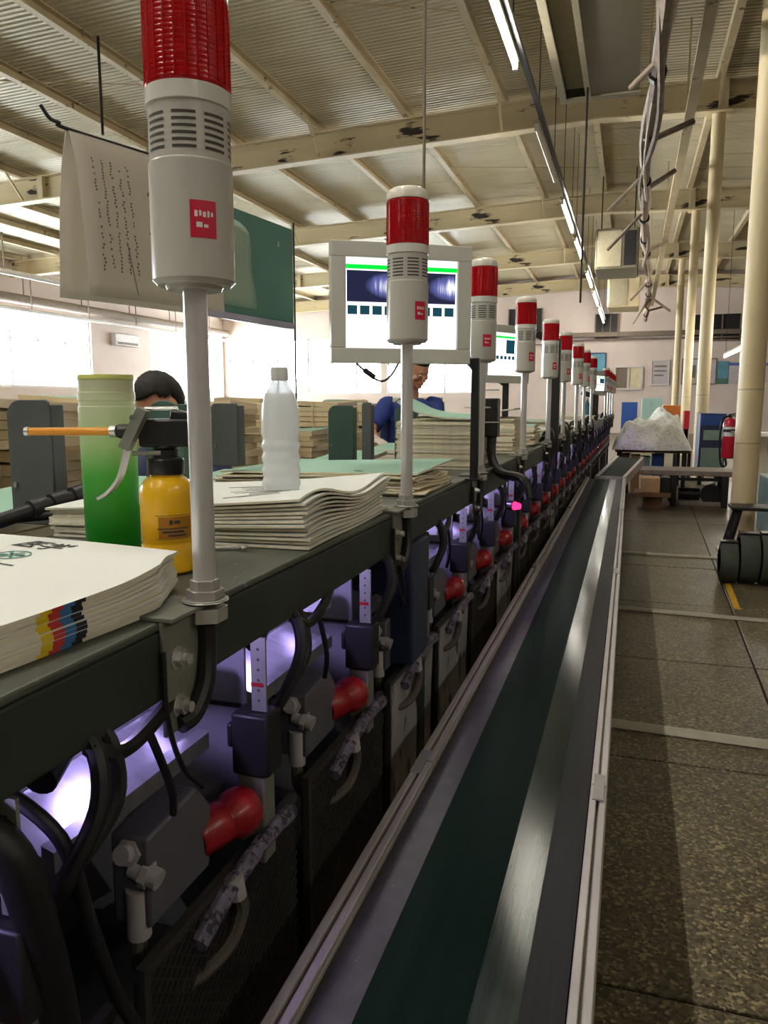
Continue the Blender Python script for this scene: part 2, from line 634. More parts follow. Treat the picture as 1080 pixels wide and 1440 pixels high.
M_['trayviolet'] = mat('tray_steel', rgb(168, 168, 176), 0.28, 0.8, var=0.14, scale=26, stretch=(0.3, 3, 1))
M_['hose'] = mat('clear_hose', rgb(176, 172, 176), 0.3, var=0.08)
M_['hosedark'] = mat('dusty_hose', rgb(84, 78, 72), 0.5, var=0.2)
M_['wrap'] = mat('dusty_wrap', rgb(112, 106, 130), 0.6, var=0.3, scale=60, dark=rgb(50, 46, 62), dthr=0.5, dscale=70)
M_['bluebag'] = mat('dark_blue_panel', rgb(34, 44, 70), 0.5, var=0.15)
M_['gbox'] = mat('pale_teal_metal', rgb(150, 178, 172), 0.5, var=0.08)


def glass_mat():
    m = M_['glass']
    nt, N, L = nodes_of(m)
    N.clear()
    o = N.new('ShaderNodeOutputMaterial')
    t = N.new('ShaderNodeBsdfTransparent')
    t.inputs[0].default_value = (0.94, 0.96, 0.96, 1)
    g = N.new('ShaderNodeBsdfGlossy')
    g.inputs['Roughness'].default_value = 0.03
    x = N.new('ShaderNodeMixShader')
    x.inputs[0].default_value = 0.06
    L.new(t.outputs[0], x.inputs[1]); L.new(g.outputs[0], x.inputs[2]); L.new(x.outputs[0], o.inputs[0])


glass_mat()


def bottle_mat():
    m = M_['bottle']
    nt, N, L = nodes_of(m)
    b = N['Principled BSDF']
    t = N.new('ShaderNodeBsdfTransparent')
    t.inputs[0].default_value = (.96, .97, .98, 1)
    tl = N.new('ShaderNodeBsdfTranslucent')
    tl.inputs[0].default_value = (.95, .96, .97, 1)
    x = N.new('ShaderNodeMixShader'); x.inputs[0].default_value = .5
    y = N.new('ShaderNodeMixShader'); y.inputs[0].default_value = .62
    L.new(b.outputs[0], x.inputs[1]); L.new(tl.outputs[0], x.inputs[2])
    L.new(t.outputs[0], y.inputs[1]); L.new(x.outputs[0], y.inputs[2])
    L.new(y.outputs[0], N['Material Output'].inputs[0])


bottle_mat()


def through(m, f):
    nt, N, L = nodes_of(m)
    b = N['Principled BSDF']
    t = N.new('ShaderNodeBsdfTranslucent')
    t.inputs[0].default_value = (.9, .9, .9, 1)
    x = N.new('ShaderNodeMixShader'); x.inputs[0].default_value = f
    L.new(b.outputs[0], x.inputs[1]); L.new(t.outputs[0], x.inputs[2]); L.new(x.outputs[0], N['Material Output'].inputs[0])


through(M_['bottlecap'], .4)


def sheetlike(m, f):
    nt, N, L = nodes_of(m)
    b = N['Principled BSDF']
    src = b.inputs['Base Color'].links[0].from_socket
    t = N.new('ShaderNodeBsdfTranslucent')
    L.new(src, t.inputs[0])
    x = N.new('ShaderNodeMixShader'); x.inputs[0].default_value = f
    L.new(b.outputs[0], x.inputs[1]); L.new(t.outputs[0], x.inputs[2]); L.new(x.outputs[0], N['Material Output'].inputs[0])


M_['hungpaper'] = mat('hung_paper', rgb(228, 222, 212), 0.85, var=0.03, scale=5)
sheetlike(M_['hungpaper'], .4); sheetlike(M_['netpaper'], .4); sheetlike(M_['teal'], .45)

# ================================================================== SETTING
X0, X1, Y0, Y1 = -20.7, 16.5, -15.0, 37.0
RIDGE = -0.75


def drop(x):
    return -0.038 * abs(x - RIDGE)


def zb(x):                       # underside of the roof beams
    return 6.45 + drop(x)


def zp(x):                       # underside of the purlins
    return 6.98 + drop(x)


def zs(x):                       # underside of the roof sheets
    return 7.166 + drop(x)


# floor: a screed with a field of terrazzo slabs laid in it
SX = [-0.62, 0.715, 2.02, 3.32]
SY = [-0.81 + 1.32 * k for k in range(11)]
b = MB()
b.bb((X0, Y0, -0.1), (SX[0], Y1, 0)); b.bb((SX[-1], Y0, -0.1), (X1, Y1, 0))
b.bb((SX[0], Y0, -0.1), (SX[-1], SY[0], 0)); b.bb((SX[0], SY[-1], -0.1), (SX[-1], Y1, 0))
b.mi = 1
b.bb((SX[0], SY[0], -0.1), (SX[-1], SY[-1], -0.012))
floor = part('floor', b, [M_['floor'], M_['slab_gap']], kind='structure')
for i in range(3):
    for j in range(10):
        s = MB()
        g = 0.005
        dz = random.uniform(-0.0015, 0.0015)
        k = lambda y: 0.028 * (y - 4.5) if i in (0, 1) else 0
        xa = lambda y: SX[0] if i == 0 else SX[i] + (0.022 * (y - 4.6) if i == 1 else 0)
        xb = lambda y: SX[i + 1] + (0.022 * (y - 4.6) if i == 0 else 0)
        ya, yb = SY[j] + g, SY[j + 1] - g
        tilt = random.uniform(-0.004, 0.004)
        vs = [(xa(ya) + g, ya, -0.012), (xb(ya) - g, ya + tilt, -0.012), (xb(yb) - g, yb + tilt, -0.012), (xa(yb) + g, yb, -0.012)]
        s.add(vs + [(p[0], p[1], dz) for p in vs], [(3, 2, 1, 0), (4, 5, 6, 7), (0, 1, 5, 4), (1, 2, 6, 5), (2, 3, 7, 6), (3, 0, 4, 7)])
        part('floor_slab', s, M_['floor'], floor, bevel=0.004, sm=False)


# walls with their openings: pieces around the openings joined into the wall's own mesh
def wall(name, axis, c, a0, a1, z1, holes, t=0.25, out=1):
    """axis 'x': a wall at x=c running along y from a0 to a1; holes = [(a, b, z0, z1)] sorted"""
    m = MB()

    def bx(p, q, z0, z1_):
        if q - p < 1e-4 or z1_ - z0 < 1e-4:
            return
        if axis == 'x':
            m.bb((c, p, z0), (c + t * out, q, z1_))
        else:
            m.bb((p, c, z0), (q, c + t * out, z1_))
    p = a0
    for (ha, hb, hz0, hz1) in holes:
        bx(p, ha, 0, z1); bx(ha, hb, 0, hz0); bx(ha, hb, hz1, z1)
        p = hb
    bx(p, a1, 0, z1)
    o = part(name, m, M_['wall'], kind='structure', sm=False)
    return o


LW = [(6.2, 11.8, 1.95, 4.7), (12.6, 18.6, 1.95, 4.7), (19.4, 26.4, 1.95, 4.7), (30.4, 36.4, 1.95, 4.7)]
BW = [(-20.4, -16.2, 1.8, 4.6), (-15.9, -11.9, 1.8, 4.6), (-11.6, -7.2, 1.8, 4.3)]
wall('wall_left', 'x', X0, Y0, Y1, 7.6, LW, out=-1)
wall_back = wall('wall_back', 'y', Y1, X0, X1, 7.6, BW)
wall('wall_right', 'x', X1, Y0, Y1, 7.6, [])
wall('wall_front', 'y', Y0, X0, X1, 7.6, [], out=-1)
wn = 0
for lst, axis, c in ((LW, 'x', X0 - 0.12), (BW, 'y', Y1 + 0.12)):
    for (a, b_, z0, z1) in lst:
        wn += 1
        f = MB()
        P = (lambda q, z, d=0: V((c + d, q, z))) if axis == 'x' else (lambda q, z, d=0: V((q, c + d, z)))
        n = max(2, round((b_ - a) / 1.3))
        f.beam(P(a, z0 + .04), P(b_, z0 + .04), .1, .08); f.beam(P(a, z1 - .04), P(b_, z1 - .04), .1, .08)
        for k in range(n + 1):
            q = a + .03 + (b_ - a - .06) * k / n
            f.beam(P(q, z0), P(q, z1), .06, .08)
        f.beam(P(a, z0 + (z1 - z0) * .62), P(b_, z0 + (z1 - z0) * .62), .06, .05)
        wo = part('window_%d' % wn, f, M_['winframe'], kind='structure', sm=False)
        for k in range(n):
            q0 = a + .06 + (b_ - a - .06) * k / n
            q1 = a + (b_ - a - .06) * (k + 1) / n
            g = MB()
            A, B_ = P(q0, z0 + .08), P(q1, z1 - .08)
            lo = V([min(A[i], B_[i]) for i in range(3)]); hi = V([max(A[i], B_[i]) for i in range(3)])
            i = 0 if axis == 'x' else 1
            lo[i] -= .003; hi[i] += .003
            g.bb(lo, hi)
            part('pane', g, M_['glass'], wo, sm=False)

# ceiling: corrugated sheets on purlins, carried by tapered beams
cb = MB()
cb.bb((X0 - .3, Y0 - .3, 7.62), (X1 + .3, Y1 + .3, 7.68))
ceiling = part('ceiling', cb, M_['roof'], kind='structure', sm=False)
PITCH = 0.11
for side in (0, 1):
    xa, xb = (X0, RIDGE) if side == 0 else (RIDGE, X1)
    y = Y0
    while y < Y1 - 0.01:
        n = 10
        prof = []
        for k in range(n):
            yy = y + k * PITCH
            prof += [(yy, 0), (yy + .035, 0), (yy + .05, .022), (yy + .095, .022)]
        prof.append((y + n * PITCH + .02, 0))
        m = MB()
        vs = []
        for (yy, h) in prof:
            for x in (xa, xb):
                vs.append((x, min(yy, Y1), 7.17 + h + drop(x)))
        m.add(vs, [(2 * i, 2 * i + 1, 2 * i + 3, 2 * i + 2) for i in range(len(prof) - 1)])
        part('roof_sheet', m, M_['roof'], ceiling, sm=False)
        y += n * PITCH
for x in [-20.3, -18.6, -17.0, -15.3, -13.5, -11.66, -9.83, -8.0, -6.17, -4.34, -2.5, -0.9, 1.23, 3.06, 4.9, 6.7, 8.5, 10.4, 12.2, 14.0, 15.9]:
    m = MB()
    z = zp(x)
    m.bb((x - .06, Y0, z), (x + .06, Y1, z + .02)); m.bb((x - .06, Y0, z + .02), (x - .045, Y1, z + .18)); m.bb((x - .06, Y0, z + .165), (x + .06, Y1, z + .18))
    part('purlin', m, M_['purlin'], ceiling, sm=False)

RAFT = [-13.6, -6.4, 0.8, 8.0, 15.2, 22.4, 29.6, 36.7]
RL = ['cream steel roof beam farthest behind the viewer', 'cream steel roof beam behind the viewer', 'cream steel roof beam overhead, ahead of the first pole', 'cream steel roof beam right above the stool and coiled belts',
      'peeling cream roof beam with its lit underside crossing above the red lamps', 'second peeling cream roof beam, behind the hanging monitor',
      'third roof beam, over the cream hanging box', 'roof beam set against the end wall']
for yr, lb in zip(RAFT, RL):
    t = thing('roof_beam', lb, 'roof beam', (RIDGE, yr, zb(RIDGE)))
    wb, fl = MB(), MB()
    for xa, xb in ((X0 + .02, RIDGE), (RIDGE, X1 - .02)):
        for (z0, z1, hw, m) in ((.03, .5, .008, wb), (0, .03, .13, fl), (.5, .525, .13, fl)):
            A, B_ = zb(xa), zb(xb)
            vs = [(x, yr + sy * hw, zz + dz) for x, zz in ((xa, A), (xb, B_)) for dz in (z0, z1) for sy in (-1, 1)]
            m.add(vs, [(0, 1, 3, 2), (4, 6, 7, 5), (0, 4, 5, 1), (2, 3, 7, 6), (0, 2, 6, 4), (1, 5, 7, 3)])
    part('web', wb, M_['peel'], t, sm=False)
    part('flange', fl, M_['steel_cream'], t, sm=False)
    for x in (-13.5, -9.83, -6.17, -2.5, 1.23, 4.9, 8.5, 12.2):
        for s in (-1, 1):
            br = MB()
            br.beam((x, yr + s * .1, zb(x) + .04), (x, yr + s * .62, zp(x) + .02), .045, .045)
            part('fly_brace', br, M_['purlin'], t, sm=False)
    for x in (1.3, -13.0):
        st = MB(); st.bb((x - .07, yr - .12, zb(x) + .03), (x + .07, yr + .12, zb(x) + .5))
        part('stiffener', st, M_['steel_cream'], t, sm=False)
# tie rods between the purlins
for (xa, ya, xb, yb) in ((-6.17, 9.6, -0.9, 12.6), (-11.66, 10.2, -6.17, 13.0), (1.23, 12.2, 4.9, 10.6), (-4.34, 18.6, -0.9, 20.2), (-8.0, 12.0, -4.34, 9.2)):
    m = MB(); m.cyl((xa, ya, zp(xa) + .05), (xb, yb, zp(xb) + .05), .012, n=6)
    part('tie_rod', m, M_['purlin'], ceiling)

# columns
for yc, xc, lb in ((8.0, 1.07, 'thick cream pipe column with a red fire extinguisher hung on it'),
                   (15.2, 1.24, 'cream pipe column standing just behind the grey bench'),
                   (22.4, 1.42, 'slim cream pipe column beside the orange cabinet'),
                   (29.6, 1.50, 'slimmest cream pipe column, far down the aisle')):
    t = thing('pipe_column', lb, 'column', (xc, yc, 0))
    m = MB(); m.cyl((xc, yc, .016), (xc, yc, zb(xc) - .021), .112, n=28)
    part('shaft', m, M_['column'], t)
    m = MB(); m.bb((xc - .2, yc - .2, zb(xc) - .02), (xc + .2, yc + .2, zb(xc) - .001))
    part('cap_plate', m, M_['column'], t, sm=False)
    m = MB(); m.bb((xc - .2, yc - .2, .002), (xc + .2, yc + .2, .016))
    part('base_plate', m, M_['column'], t, sm=False)
    for zz in (1.05, 1.55):
        m = MB(); m.cyl((xc, yc, zz), (xc, yc, zz + .014), .1145, n=28)
        part('weld_ring', m, M_['purlin'], t)

# ------------------------------------------------------------------ end wall fittings (Y = 37)
YW = Y1


def on_wall(x0, y0, x1, y1, d=.03):
    a, b_ = at(x0, y0, y=YW - d), at(x1, y1, y=YW - d)
    return min(a.x, b_.x), max(a.x, b_.x), min(a.z, b_.z), max(a.z, b_.z)


def wall_panel(name, lab, cat, px, m, frame=None, bands=(), d=.04):
    xa, xb, za, zb_ = on_wall(*px)
    t = thing(name, lab, cat, ((xa + xb) / 2, YW - d, za))
    p = MB(); p.bb((xa, YW - d, za), (xb, YW - .002, zb_))
    part('panel', p, m, t, sm=False)
    if frame:
        f = MB()
        for a, b_ in (((xa, za), (xb, za)), ((xa, zb_), (xb, zb_)), ((xa, za), (xa, zb_)), ((xb, za), (xb, zb_))):
            f.beam((a[0], YW - d, a[1]), (b_[0], YW - d, b_[1]), .05, .05)
        part('frame', f, frame, t, sm=False)
    for (u0, v0, u1, v1, mm) in bands:
        p = MB(); p.bb((xa + (xb - xa) * u0, YW - d - .006, zb_ - (zb_ - za) * v1), (xa + (xb - xa) * u1, YW - d - .001, zb_ - (zb_ - za) * v0))
        part('printed_block', p, mm, t, sm=False)
    return t


wall_panel('notice_board', 'blue grey framed notice board on the end wall behind the red lamps', 'poster', (826, 497, 851, 528), M_['posterteal'], M_['navy'])
wall_panel('display_panel', 'pale framed display panel on the end wall between window and columns', 'poster', (917, 507, 940, 541), M_['postergrey'], M_['winframe'],
           [(.15, .2, .85, .28, M_['inkfade']), (.15, .4, .85, .46, M_['inkfade']), (.15, .58, .7, .64, M_['inkfade'])])
wall_panel('display_panel', 'pale display board with dark frame behind the cream column', 'poster', (960, 505, 1006, 540), M_['postergrey'], M_['wall_dark'],
           [(.1, .25, .4, .75, M_['inkfade'])])
wall_panel('poster', 'teal sea coloured poster on the end wall', 'poster', (1008, 508, 1024, 540), M_['posterteal'], None, [(0, .75, 1, 1, M_['teal'])])
wall_panel('poster', 'white poster with a blue header beside the teal one', 'poster', (1025, 510, 1040, 540), M_['postergrey'], None, [(0, 0, 1, .14, M_['posterblue'])])
wall_panel('poster', 'wide poster with a blue top band beyond the thick column', 'poster', (1064, 510, 1100, 538), M_['postergrey'], None, [(0, 0, 1, .16, M_['posterblue'])])
# small service window in the end wall with goods behind the sliding panes
xa, xb, za, zc = on_wall(865, 516, 902, 547)
t = thing('service_window', 'small sliding service window in the end wall with dark and pale panes', 'window', ((xa + xb) / 2, YW, za))
f = MB()
for a, b_ in (((xa, za), (xb, za)), ((xa, zc), (xb, zc)), ((xa, za), (xa, zc)), ((xb, za), (xb, zc)), (((xa + xb) / 2, za), ((xa + xb) / 2, zc))):
    f.beam((a[0], YW - .05, a[1]), (b_[0], YW - .05, b_[1]), .08, .08)
part('frame', f, M_['winframe'], t, sm=False)
for q, mm in ((0, M_['wall_dark']), (1, M_['tubeoff'])):
    p = MB(); w2 = (xb - xa) / 2
    p.bb((xa + q * w2 + .05, YW - .03, za + .05), (xa + (q + 1) * w2 - .05, YW - .004, zc - .05)); part('sash', p, mm, t, sm=False)
# dark high vents and the long duct across the end wall
for px, lb in (((716, 435, 762, 470), 'dark high vent opening behind the signal lamps'), ((838, 442, 868, 476), 'dark high vent opening by the string of tubes'),
               ((966, 443, 1040, 478), 'wide dark high vent opening between the columns')):
    xa, xb, za, zc = on_wall(*px)
    t = thing('wall_vent', lb, 'vent', ((xa + xb) / 2, YW, za))
    p = MB(); p.bb((xa, YW - .04, za), (xb, YW - .003, zc)); part('backing', p, M_['dark_steel'], t, sm=False)
    n = 3
    for k in range(n + 1):
        f = MB(); x = xa + (xb - xa) * k / n
        f.beam((x, YW - .07, za), (x, YW - .07, zc), .06, .05); part('mullion', f, M_['wall_dark'], t, sm=False)
    f = MB(); f.beam((xa - .03, YW - .07, za), (xb + .03, YW - .07, za), .06, .08); part('sill', f, M_['wall_dark'], t, sm=False)
a = at(640, 474, y=YW - .2)
m = MB(); m.beam((a.x, YW - .2, 4.42), (X1 - .3, YW - .2, 4.42), .2, .2)
tag(part('wall_duct', m, M_['wall_dark'], sm=False), 'long brown service duct running along the end wall', 'duct')
m = MB(); m.tube([(a.x, YW - .1, 4.1), (-3, YW - .12, 4.05), (-1.5, YW - .12, 4.2), (X1 - .3, YW - .1, 4.16)], .04, 6)
tag(part('wall_cable', m, M_['cable']), 'sagging grey cable under the service duct on the end wall', 'cable')
# eave pipes along the window wall
for (x, z, r, lb) in ((X0 + .35, 4.95, .17, 'thick grey pipe along the top of the window band'), (X0 + .66, 4.55, .07, 'thin grey pipe under the thick one by the windows'),
                      (X0 + 2.4, 5.35, .09, 'pale pipe hung under the low side of the roof')):
    m = MB(); m.cyl((x, Y0 + .5, z), (x, Y1 - .2, z), r, n=12)
    t = thing('eave_pipe', lb, 'pipe', (x, Y0 + .5, z))
    part('pipe', m, M_['wall_dark'] if r > .1 else M_['winframe'], t)
    for k in range(12):
        yy = 1.5 + 3 * k
        m = MB(); m.beam((x, yy, z), (x, yy, zs(x)), .03, .03); part('hanger', m, M_['wall_dark'], t, sm=False)
p0 = at(150, 470, x=X0 + .3)
t = thing('air_conditioner', 'white split air conditioner on the wall patch between the bright windows', 'air conditioner', (X0 + .2, 28.4, 3.75))
m = MB(); m.bb((X0 + .002, 27.6, 3.75), (X0 + .28, 29.2, 4.25)); part('body', m, M_['winframe'], t, bevel=.03)
m = MB(); m.bb((X0 + .281, 27.7, 3.8), (X0 + .29, 29.1, 3.9)); part('louvre', m, M_['wall_dark'], t, sm=False)

# ================================================================== OVERHEAD FITTINGS
TX, TZ = -1.3, 4.9


def tube_light(ya, yb, lit, lab, x=TX, z=TZ, dx=0.0, grp='fluorescent tubes hung over the conveyor'):
    t = thing('fluorescent_light', lab, 'lamp', (x, (ya + yb) / 2, z), group=grp)
    xa, xb = x, x + dx
    m = MB(); m.beam((xa, ya, z + .075), (xb, yb, z + .075), .07, .05); part('batten', m, M_['ductframe'], t, sm=False)
    m = MB(); m.cyl((xa, ya + .04, z), (xb, yb - .04, z), .022, n=10); part('tube', m, M_['tube'] if lit else M_['tubeoff'], t)
    for q in (ya + .03, yb - .03):
        m = MB(); m.bb((xa + (xb - xa) * (q - ya) / (yb - ya) - .025, q - .03, z - .03), (xa + (xb - xa) * (q - ya) / (yb - ya) + .025, q + .03, z + .05)); part('lamp_holder', m, M_['winframe'], t, sm=False)
    for q in (ya + .25, yb - .25):
        xx = xa + (xb - xa) * (q - ya) / (yb - ya)
        m = MB(); m.beam((xx, q, z + .1), (xx, q, zs(xx)), .012, .012); part('hanger', m, M_['dark_steel'], t, sm=False)
    return t


tube_light(1.2, 3.6, True, 'lit fluorescent tube over the first signal lamp, above the frame edge')
tube_light(-2.2, .2, True, 'lit fluorescent tube over the conveyor, just behind the viewer')
tube_light(-5.4, -3.0, True, 'lit fluorescent tube over the conveyor, farther behind the viewer')
tube_light(6.0, 8.65, True, 'brightest lit fluorescent tube beside the grey duct overhead')
tube_light(10.5, 13.1, False, 'unlit fluorescent tube under the peeling roof beam')
for (ya, yb), o in zip(((14.4, 16.9), (17.7, 20.0), (22.2, 25.0), (26.2, 29.8), (30.6, 36.2)), ('first', 'second', 'third', 'fourth', 'last and farthest')):
    tube_light(ya, yb, True, 'lit fluorescent tube, %s in the string beyond the unlit one' % o)
m = MB(); m.beam((TX + .06, -5.4, TZ + .14), (TX + .06, 36.4, TZ + .14), .06, .05)
tag(part('lighting_trunking', m, M_['dark_steel'], sm=False), 'dark conduit the string of fluorescent tubes hangs along', 'conduit')
tube_light(20.2, 25.6, True, 'low hung lit fluorescent tube seen between the two thickest columns', x=2.64, z=2.77, grp='fluorescent tubes over the work area past the columns')
tube_light(14.2, 16.8, True, 'low hung lit fluorescent tube seen past the thickest column', x=2.64, z=2.77, grp='fluorescent tubes over the work area past the columns')
for k, (x, y) in enumerate(((-4.4, -4.6), (-4.4, -1.6), (-4.4, 1.0))):
    tube_light(y, y + 2.4, True, 'lit fluorescent tube over the bay behind the machine, %s of three out of frame' % ('first', 'second', 'third')[k], x=x, z=5.2, grp='fluorescent tubes over the bay behind the machine')

for k, y in enumerate((-5.0, -.6)):  # unseen tubes added as fill light for the faces towards the aisle
    tube_light(y, y + 2.4, True, 'added fluorescent fill tube over the bay beyond the columns, %s of two out of frame' % ('first', 'second')[k], x=5.8, z=5.2, grp='added fill tubes over the bay beyond the columns')

# air duct with its open underside
t = thing('air_duct', 'big grey air duct box hung under the roof with a dark grille in its underside', 'duct', (-.41, 6.2, 5.0))
xa, xb, ya, yb, z0, z1 = -.93, -.06, 3.2, 10.0, 5.0, 5.62
m = MB()
m.bb((xa + .30, ya, z0), (xb, yb, z0 + .012)); m.bb((xb - .012, ya, z0 + .012), (xb, yb, z1)); m.bb((xa, ya, z0 + .03), (xa + .012, yb, z1))
m.bb((xa, ya, z1), (xb, yb, z1 + .012)); m.bb((xa + .012, yb - .012, z0 + .012), (xb - .012, yb, z1)); m.bb((xa + .012, ya, z0 + .012), (xb - .012, ya + .012, z1))
part('shell', m, M_['duct'], t, sm=False)
m = MB()
m.bb((xa - .03, ya, z0 - .02), (xa + .05, yb + .03, z0 + .03)); m.bb((xa + .27, ya, z0 - .02), (xa + .33, yb - .101, z0 - .0005)); m.bb((xa + .05, yb - .1, z0 - .02), (xb + .02, yb + .03, z0 + .0))
part('frame', m, M_['ductframe'], t, sm=False)
m = MB(); m.bb((xa + .013, ya + .02, z0 + .16), (xa + .30, yb - .02, z0 + .17)); part('grille_back', m, M_['dark_steel'], t, sm=False)
for k in range(30):
    m = MB(); y = 7.2 + k * .088
    m.beam((xa + .05, y, z0 + .06), (xa + .27, y, z0 + .06), .05, .006, up=(0, .5, 1)); part('slat', m, M_['ductframe'], t, sm=False)
for (x, y) in ((-.7, 5.0), (-.1, 5.0), (-.7, 8.8), (-.1, 8.8)):
    m = MB(); m.beam((x, y, z1 + .012), (x, y, zs(x)), .02, .02); part('hanger', m, M_['dark_steel'], t, sm=False)
# hanging boxes farther on
def hung_box(name, lab, px, y, m, d, extra=True):
    a, b_ = at(px[0], px[1], y=y), at(px[2], px[3], y=y)
    t = thing(name, lab, 'heater', ((a.x + b_.x) / 2, y, b_.z))
    q = MB(); q.bb((a.x, y, b_.z), (b_.x, y + d, a.z)); part('body', q, M_[m], t, bevel=.03)
    q = MB(); q.bb((a.x + .06, y - .03, b_.z + .06), (a.x + (b_.x - a.x) * .62, y - .001, a.z - .06)); part('front_panel', q, M_['ductframe'], t, bevel=.01)
    if extra:
        q = MB(); q.bb((a.x + (b_.x - a.x) * .68, y - .012, b_.z + .08), (b_.x - .04, y - .001, a.z - .08)); part('grille', q, M_['dark_steel'], t, sm=False)
    for x in (a.x + .1, b_.x - .1):
        q = MB(); q.beam((x, y + d / 2, a.z + .001), (x, y + d / 2, zs(x)), .03, .03); part('hanger', q, M_['dark_steel'], t, sm=False)
    return t


hung_box('unit_heater', 'grey unit heater box with a dark side grille hung under the second beam', (838, 322, 896, 377), 20.0, 'duct', 1.6)
hung_box('unit_heater', 'cream unit heater box hung by the last fluorescent tubes', (855, 391, 899, 431), 27.0, 'column', 1.6, False)

# cable bundle over the aisle
def wob(y, a, ph):
    return V((.13 - .004 * y + .022 * max(0, y - 12) + a * math.sin(y * .9 + ph) + .05 * math.sin(y * .31), y, 4.75 + .07 * math.sin(y * .7 + ph * 2) + a))


t = thing('cable_bundle', 'untidy bundle of dusty cables and pipes tied together over the aisle', 'cable', (.13, 4, 4.6))
for k, (a, ph, r, mm) in enumerate(((.0, 0, .065, 'cable'), (.08, 1.2, .038, 'cablelight'), (-.07, 2.1, .036, 'cable'), (.05, 3.3, .02, 'dark_steel'), (-.03, 4.4, .022, 'cablelight'))):
    m = MB(); m.sweep([wob(4 + q * .8, a, ph) for q in range(38)], r, 7); part('cable', m, M_[mm], t)
for k in range(14):
    y = 4.6 + k * 2.1
    m = MB(); p = wob(y, 0, 0); m.cyl(p + V((0, -.05, 0)), p + V((0, .05, 0)), .095, n=10); part('tie', m, M_['dark_steel'], t)
for k, (y, dx, dz) in enumerate(((7.2, .5, .5), (8.4, -.35, -.1), (11.2, .75, .35), (12.6, -.7, -.45), (13.4, .6, .4), (14.6, -.8, -.6), (19, .6, .3), (23, -.6, -.5), (26, .9, -.5), (28, -.6, -.8), (31, .8, .2))):
    m = MB(); p = wob(y, 0, 0)
    m.cyl(p, p + V((dx * .75, .4, dz * .9)), .03 if k % 2 else .04, n=8)
    part('branch', m, M_['cable' if k % 3 else 'cablelight'], t)
for y in (6.0, 12.0, 18.0, 24.0, 30.0):
    p = wob(y, 0, 0)
    m = MB(); m.beam(p + V((0, 0, .1)), (p.x, p.y, zs(p.x)), .03, .03); part('hanger', m, M_['purlin'], t, sm=False)
m = MB(); m.beam((.62, 3.5, 5.6), (.62, 15.0, 5.4), .13, .07); m.beam((.62, 15.0, 5.4), (.62, 33, 5.2), .13, .07)
t = thing('cable_tray', 'long cream cable tray running over the aisle beside the cable bundle', 'tray', (.62, 4, 5.3)); part('tray', m, M_['purlin'], t, sm=False)
for y in (6.4, 13.2, 20.5, 27.5):
    m = MB(); m.beam((.62, y, 5.64), (.62, y, zs(.62)), .03, .03); part('hanger', m, M_['purlin'], t, sm=False)
# thin pole hangers and pipes
for (x, y, z0, r, lab) in ((-7.9, 10.6, 5.49, .022, 'dark steel hanger rod dropping from the roof above the hanging papers'),
                           (-.62, 9.6, 2.6, .012, 'thin dark drop rod between the tubes and the duct')):
    m = MB(); m.cyl((x, y, z0), (x, y, zs(x)), r, n=8)
    tag(part('hanger_rod', m, M_['dark_steel']), lab, 'rod')
a = at(600, 340, y=2.3)
m = MB(); m.tube([(a.x, 2.3, 1.86), (a.x, 2.3, 1.92), (a.x - .01, 2.3, 1.97)], .004, 6); m.cyl((a.x - .01, 2.3, 1.965), (a.x - .01, 2.3, 1.99), .009, n=8)
m.cyl((a.x - .01, 2.3, 1.99), (a.x - .008, 2.3, zs(a.x)), .0045, n=6)
tag(part('hanging_wire', m, M_['cable']), 'long wire with a small swivel, hanging from the roof to the big monitor', 'wire')

# ================================================================== CONVEYOR
def CX(y):
    return -.0005 * y


t = thing('belt_conveyor', 'long low belt conveyor with dark green belt and aluminium side rails', 'conveyor', (-.2, .2, 0))
YA, YB = -.25, 7.72
m = MB(); m.bb((-.290, YA, .672), (-.157, YB - .05, .703)); part('belt', m, M_['belt'], t, sm=False)
def raised(xa, xb, mm, nm):
    m = MB(); za, zc = .703 + (xa + .157) * .056, .703 + (xb + .157) * .056
    m.add([(x, y, z) for y in (YA, YB - .05) for x, z in ((xa, .672), (xb, .672), (xb, zc), (xa, za))], [(0, 1, 2, 3), (7, 6, 5, 4), (0, 4, 5, 1), (1, 5, 6, 2), (2, 6, 7, 3), (3, 7, 4, 0)])
    return part(nm, m, M_[mm], t, sm=False)
raised(-.157, -.098, 'beltedge', 'belt_edge')['label'] = 'shiny raised edge of the green belt'
raised(-.0978, -.0435, 'bedside', 'bed_plate')
m = MB(); m.bb((-.352, YA, .655), (-.2905, YB, .700)); part('bed_plate', m, M_['bed'], t, sm=False)
m = MB(); m.bb((-.318, YA, .60), (-.062, YB - .06, .655)); part('underside', m, M_['dark_steel'], t, sm=False)
for s, (xa, xb) in ((-1, (-.386, -.354)), (1, (-.041, -.012))):
    for (ya, yb, dz) in ((YA, 1.44, 0), (1.442, 3.4, .0015), (3.402, 5.4, 0), (5.402, YB, .0015)):
        m = MB(); w3 = (xb - xa)
        m.bb((xa, ya, .56), (xb, yb, .708 + dz)); m.bb((xa, ya, .708 + dz), (xa + w3 * .42, yb, .722 + dz)); m.bb((xb - w3 * .42, ya, .708 + dz), (xb, yb, .72 + dz))
        part('side_rail', m, M_['rail'], t, bevel=.0015)
for y in (1.43, 3.4, 5.4):
    for xa in (-.376, -.026):
        m = MB(); m.beam((xa, y - .05, .7235), (xa, y + .05, .7235), .02, .003); part('splice_plate', m, M_['chrome'], t, sm=False)
for y in (.3, 2.6, 5.0, 7.3):
    for x in (-.34, -.06):
        m = MB(); m.bb((x - .02, y - .02, .0), (x + .02, y + .02, .56)); part('leg', m, M_['dark_steel'], t, sm=False)
    m = MB(); m.bb((-.32, y - .015, .2), (-.08, y + .015, .23)); part('cross_bar', m, M_['dark_steel'], t, sm=False)
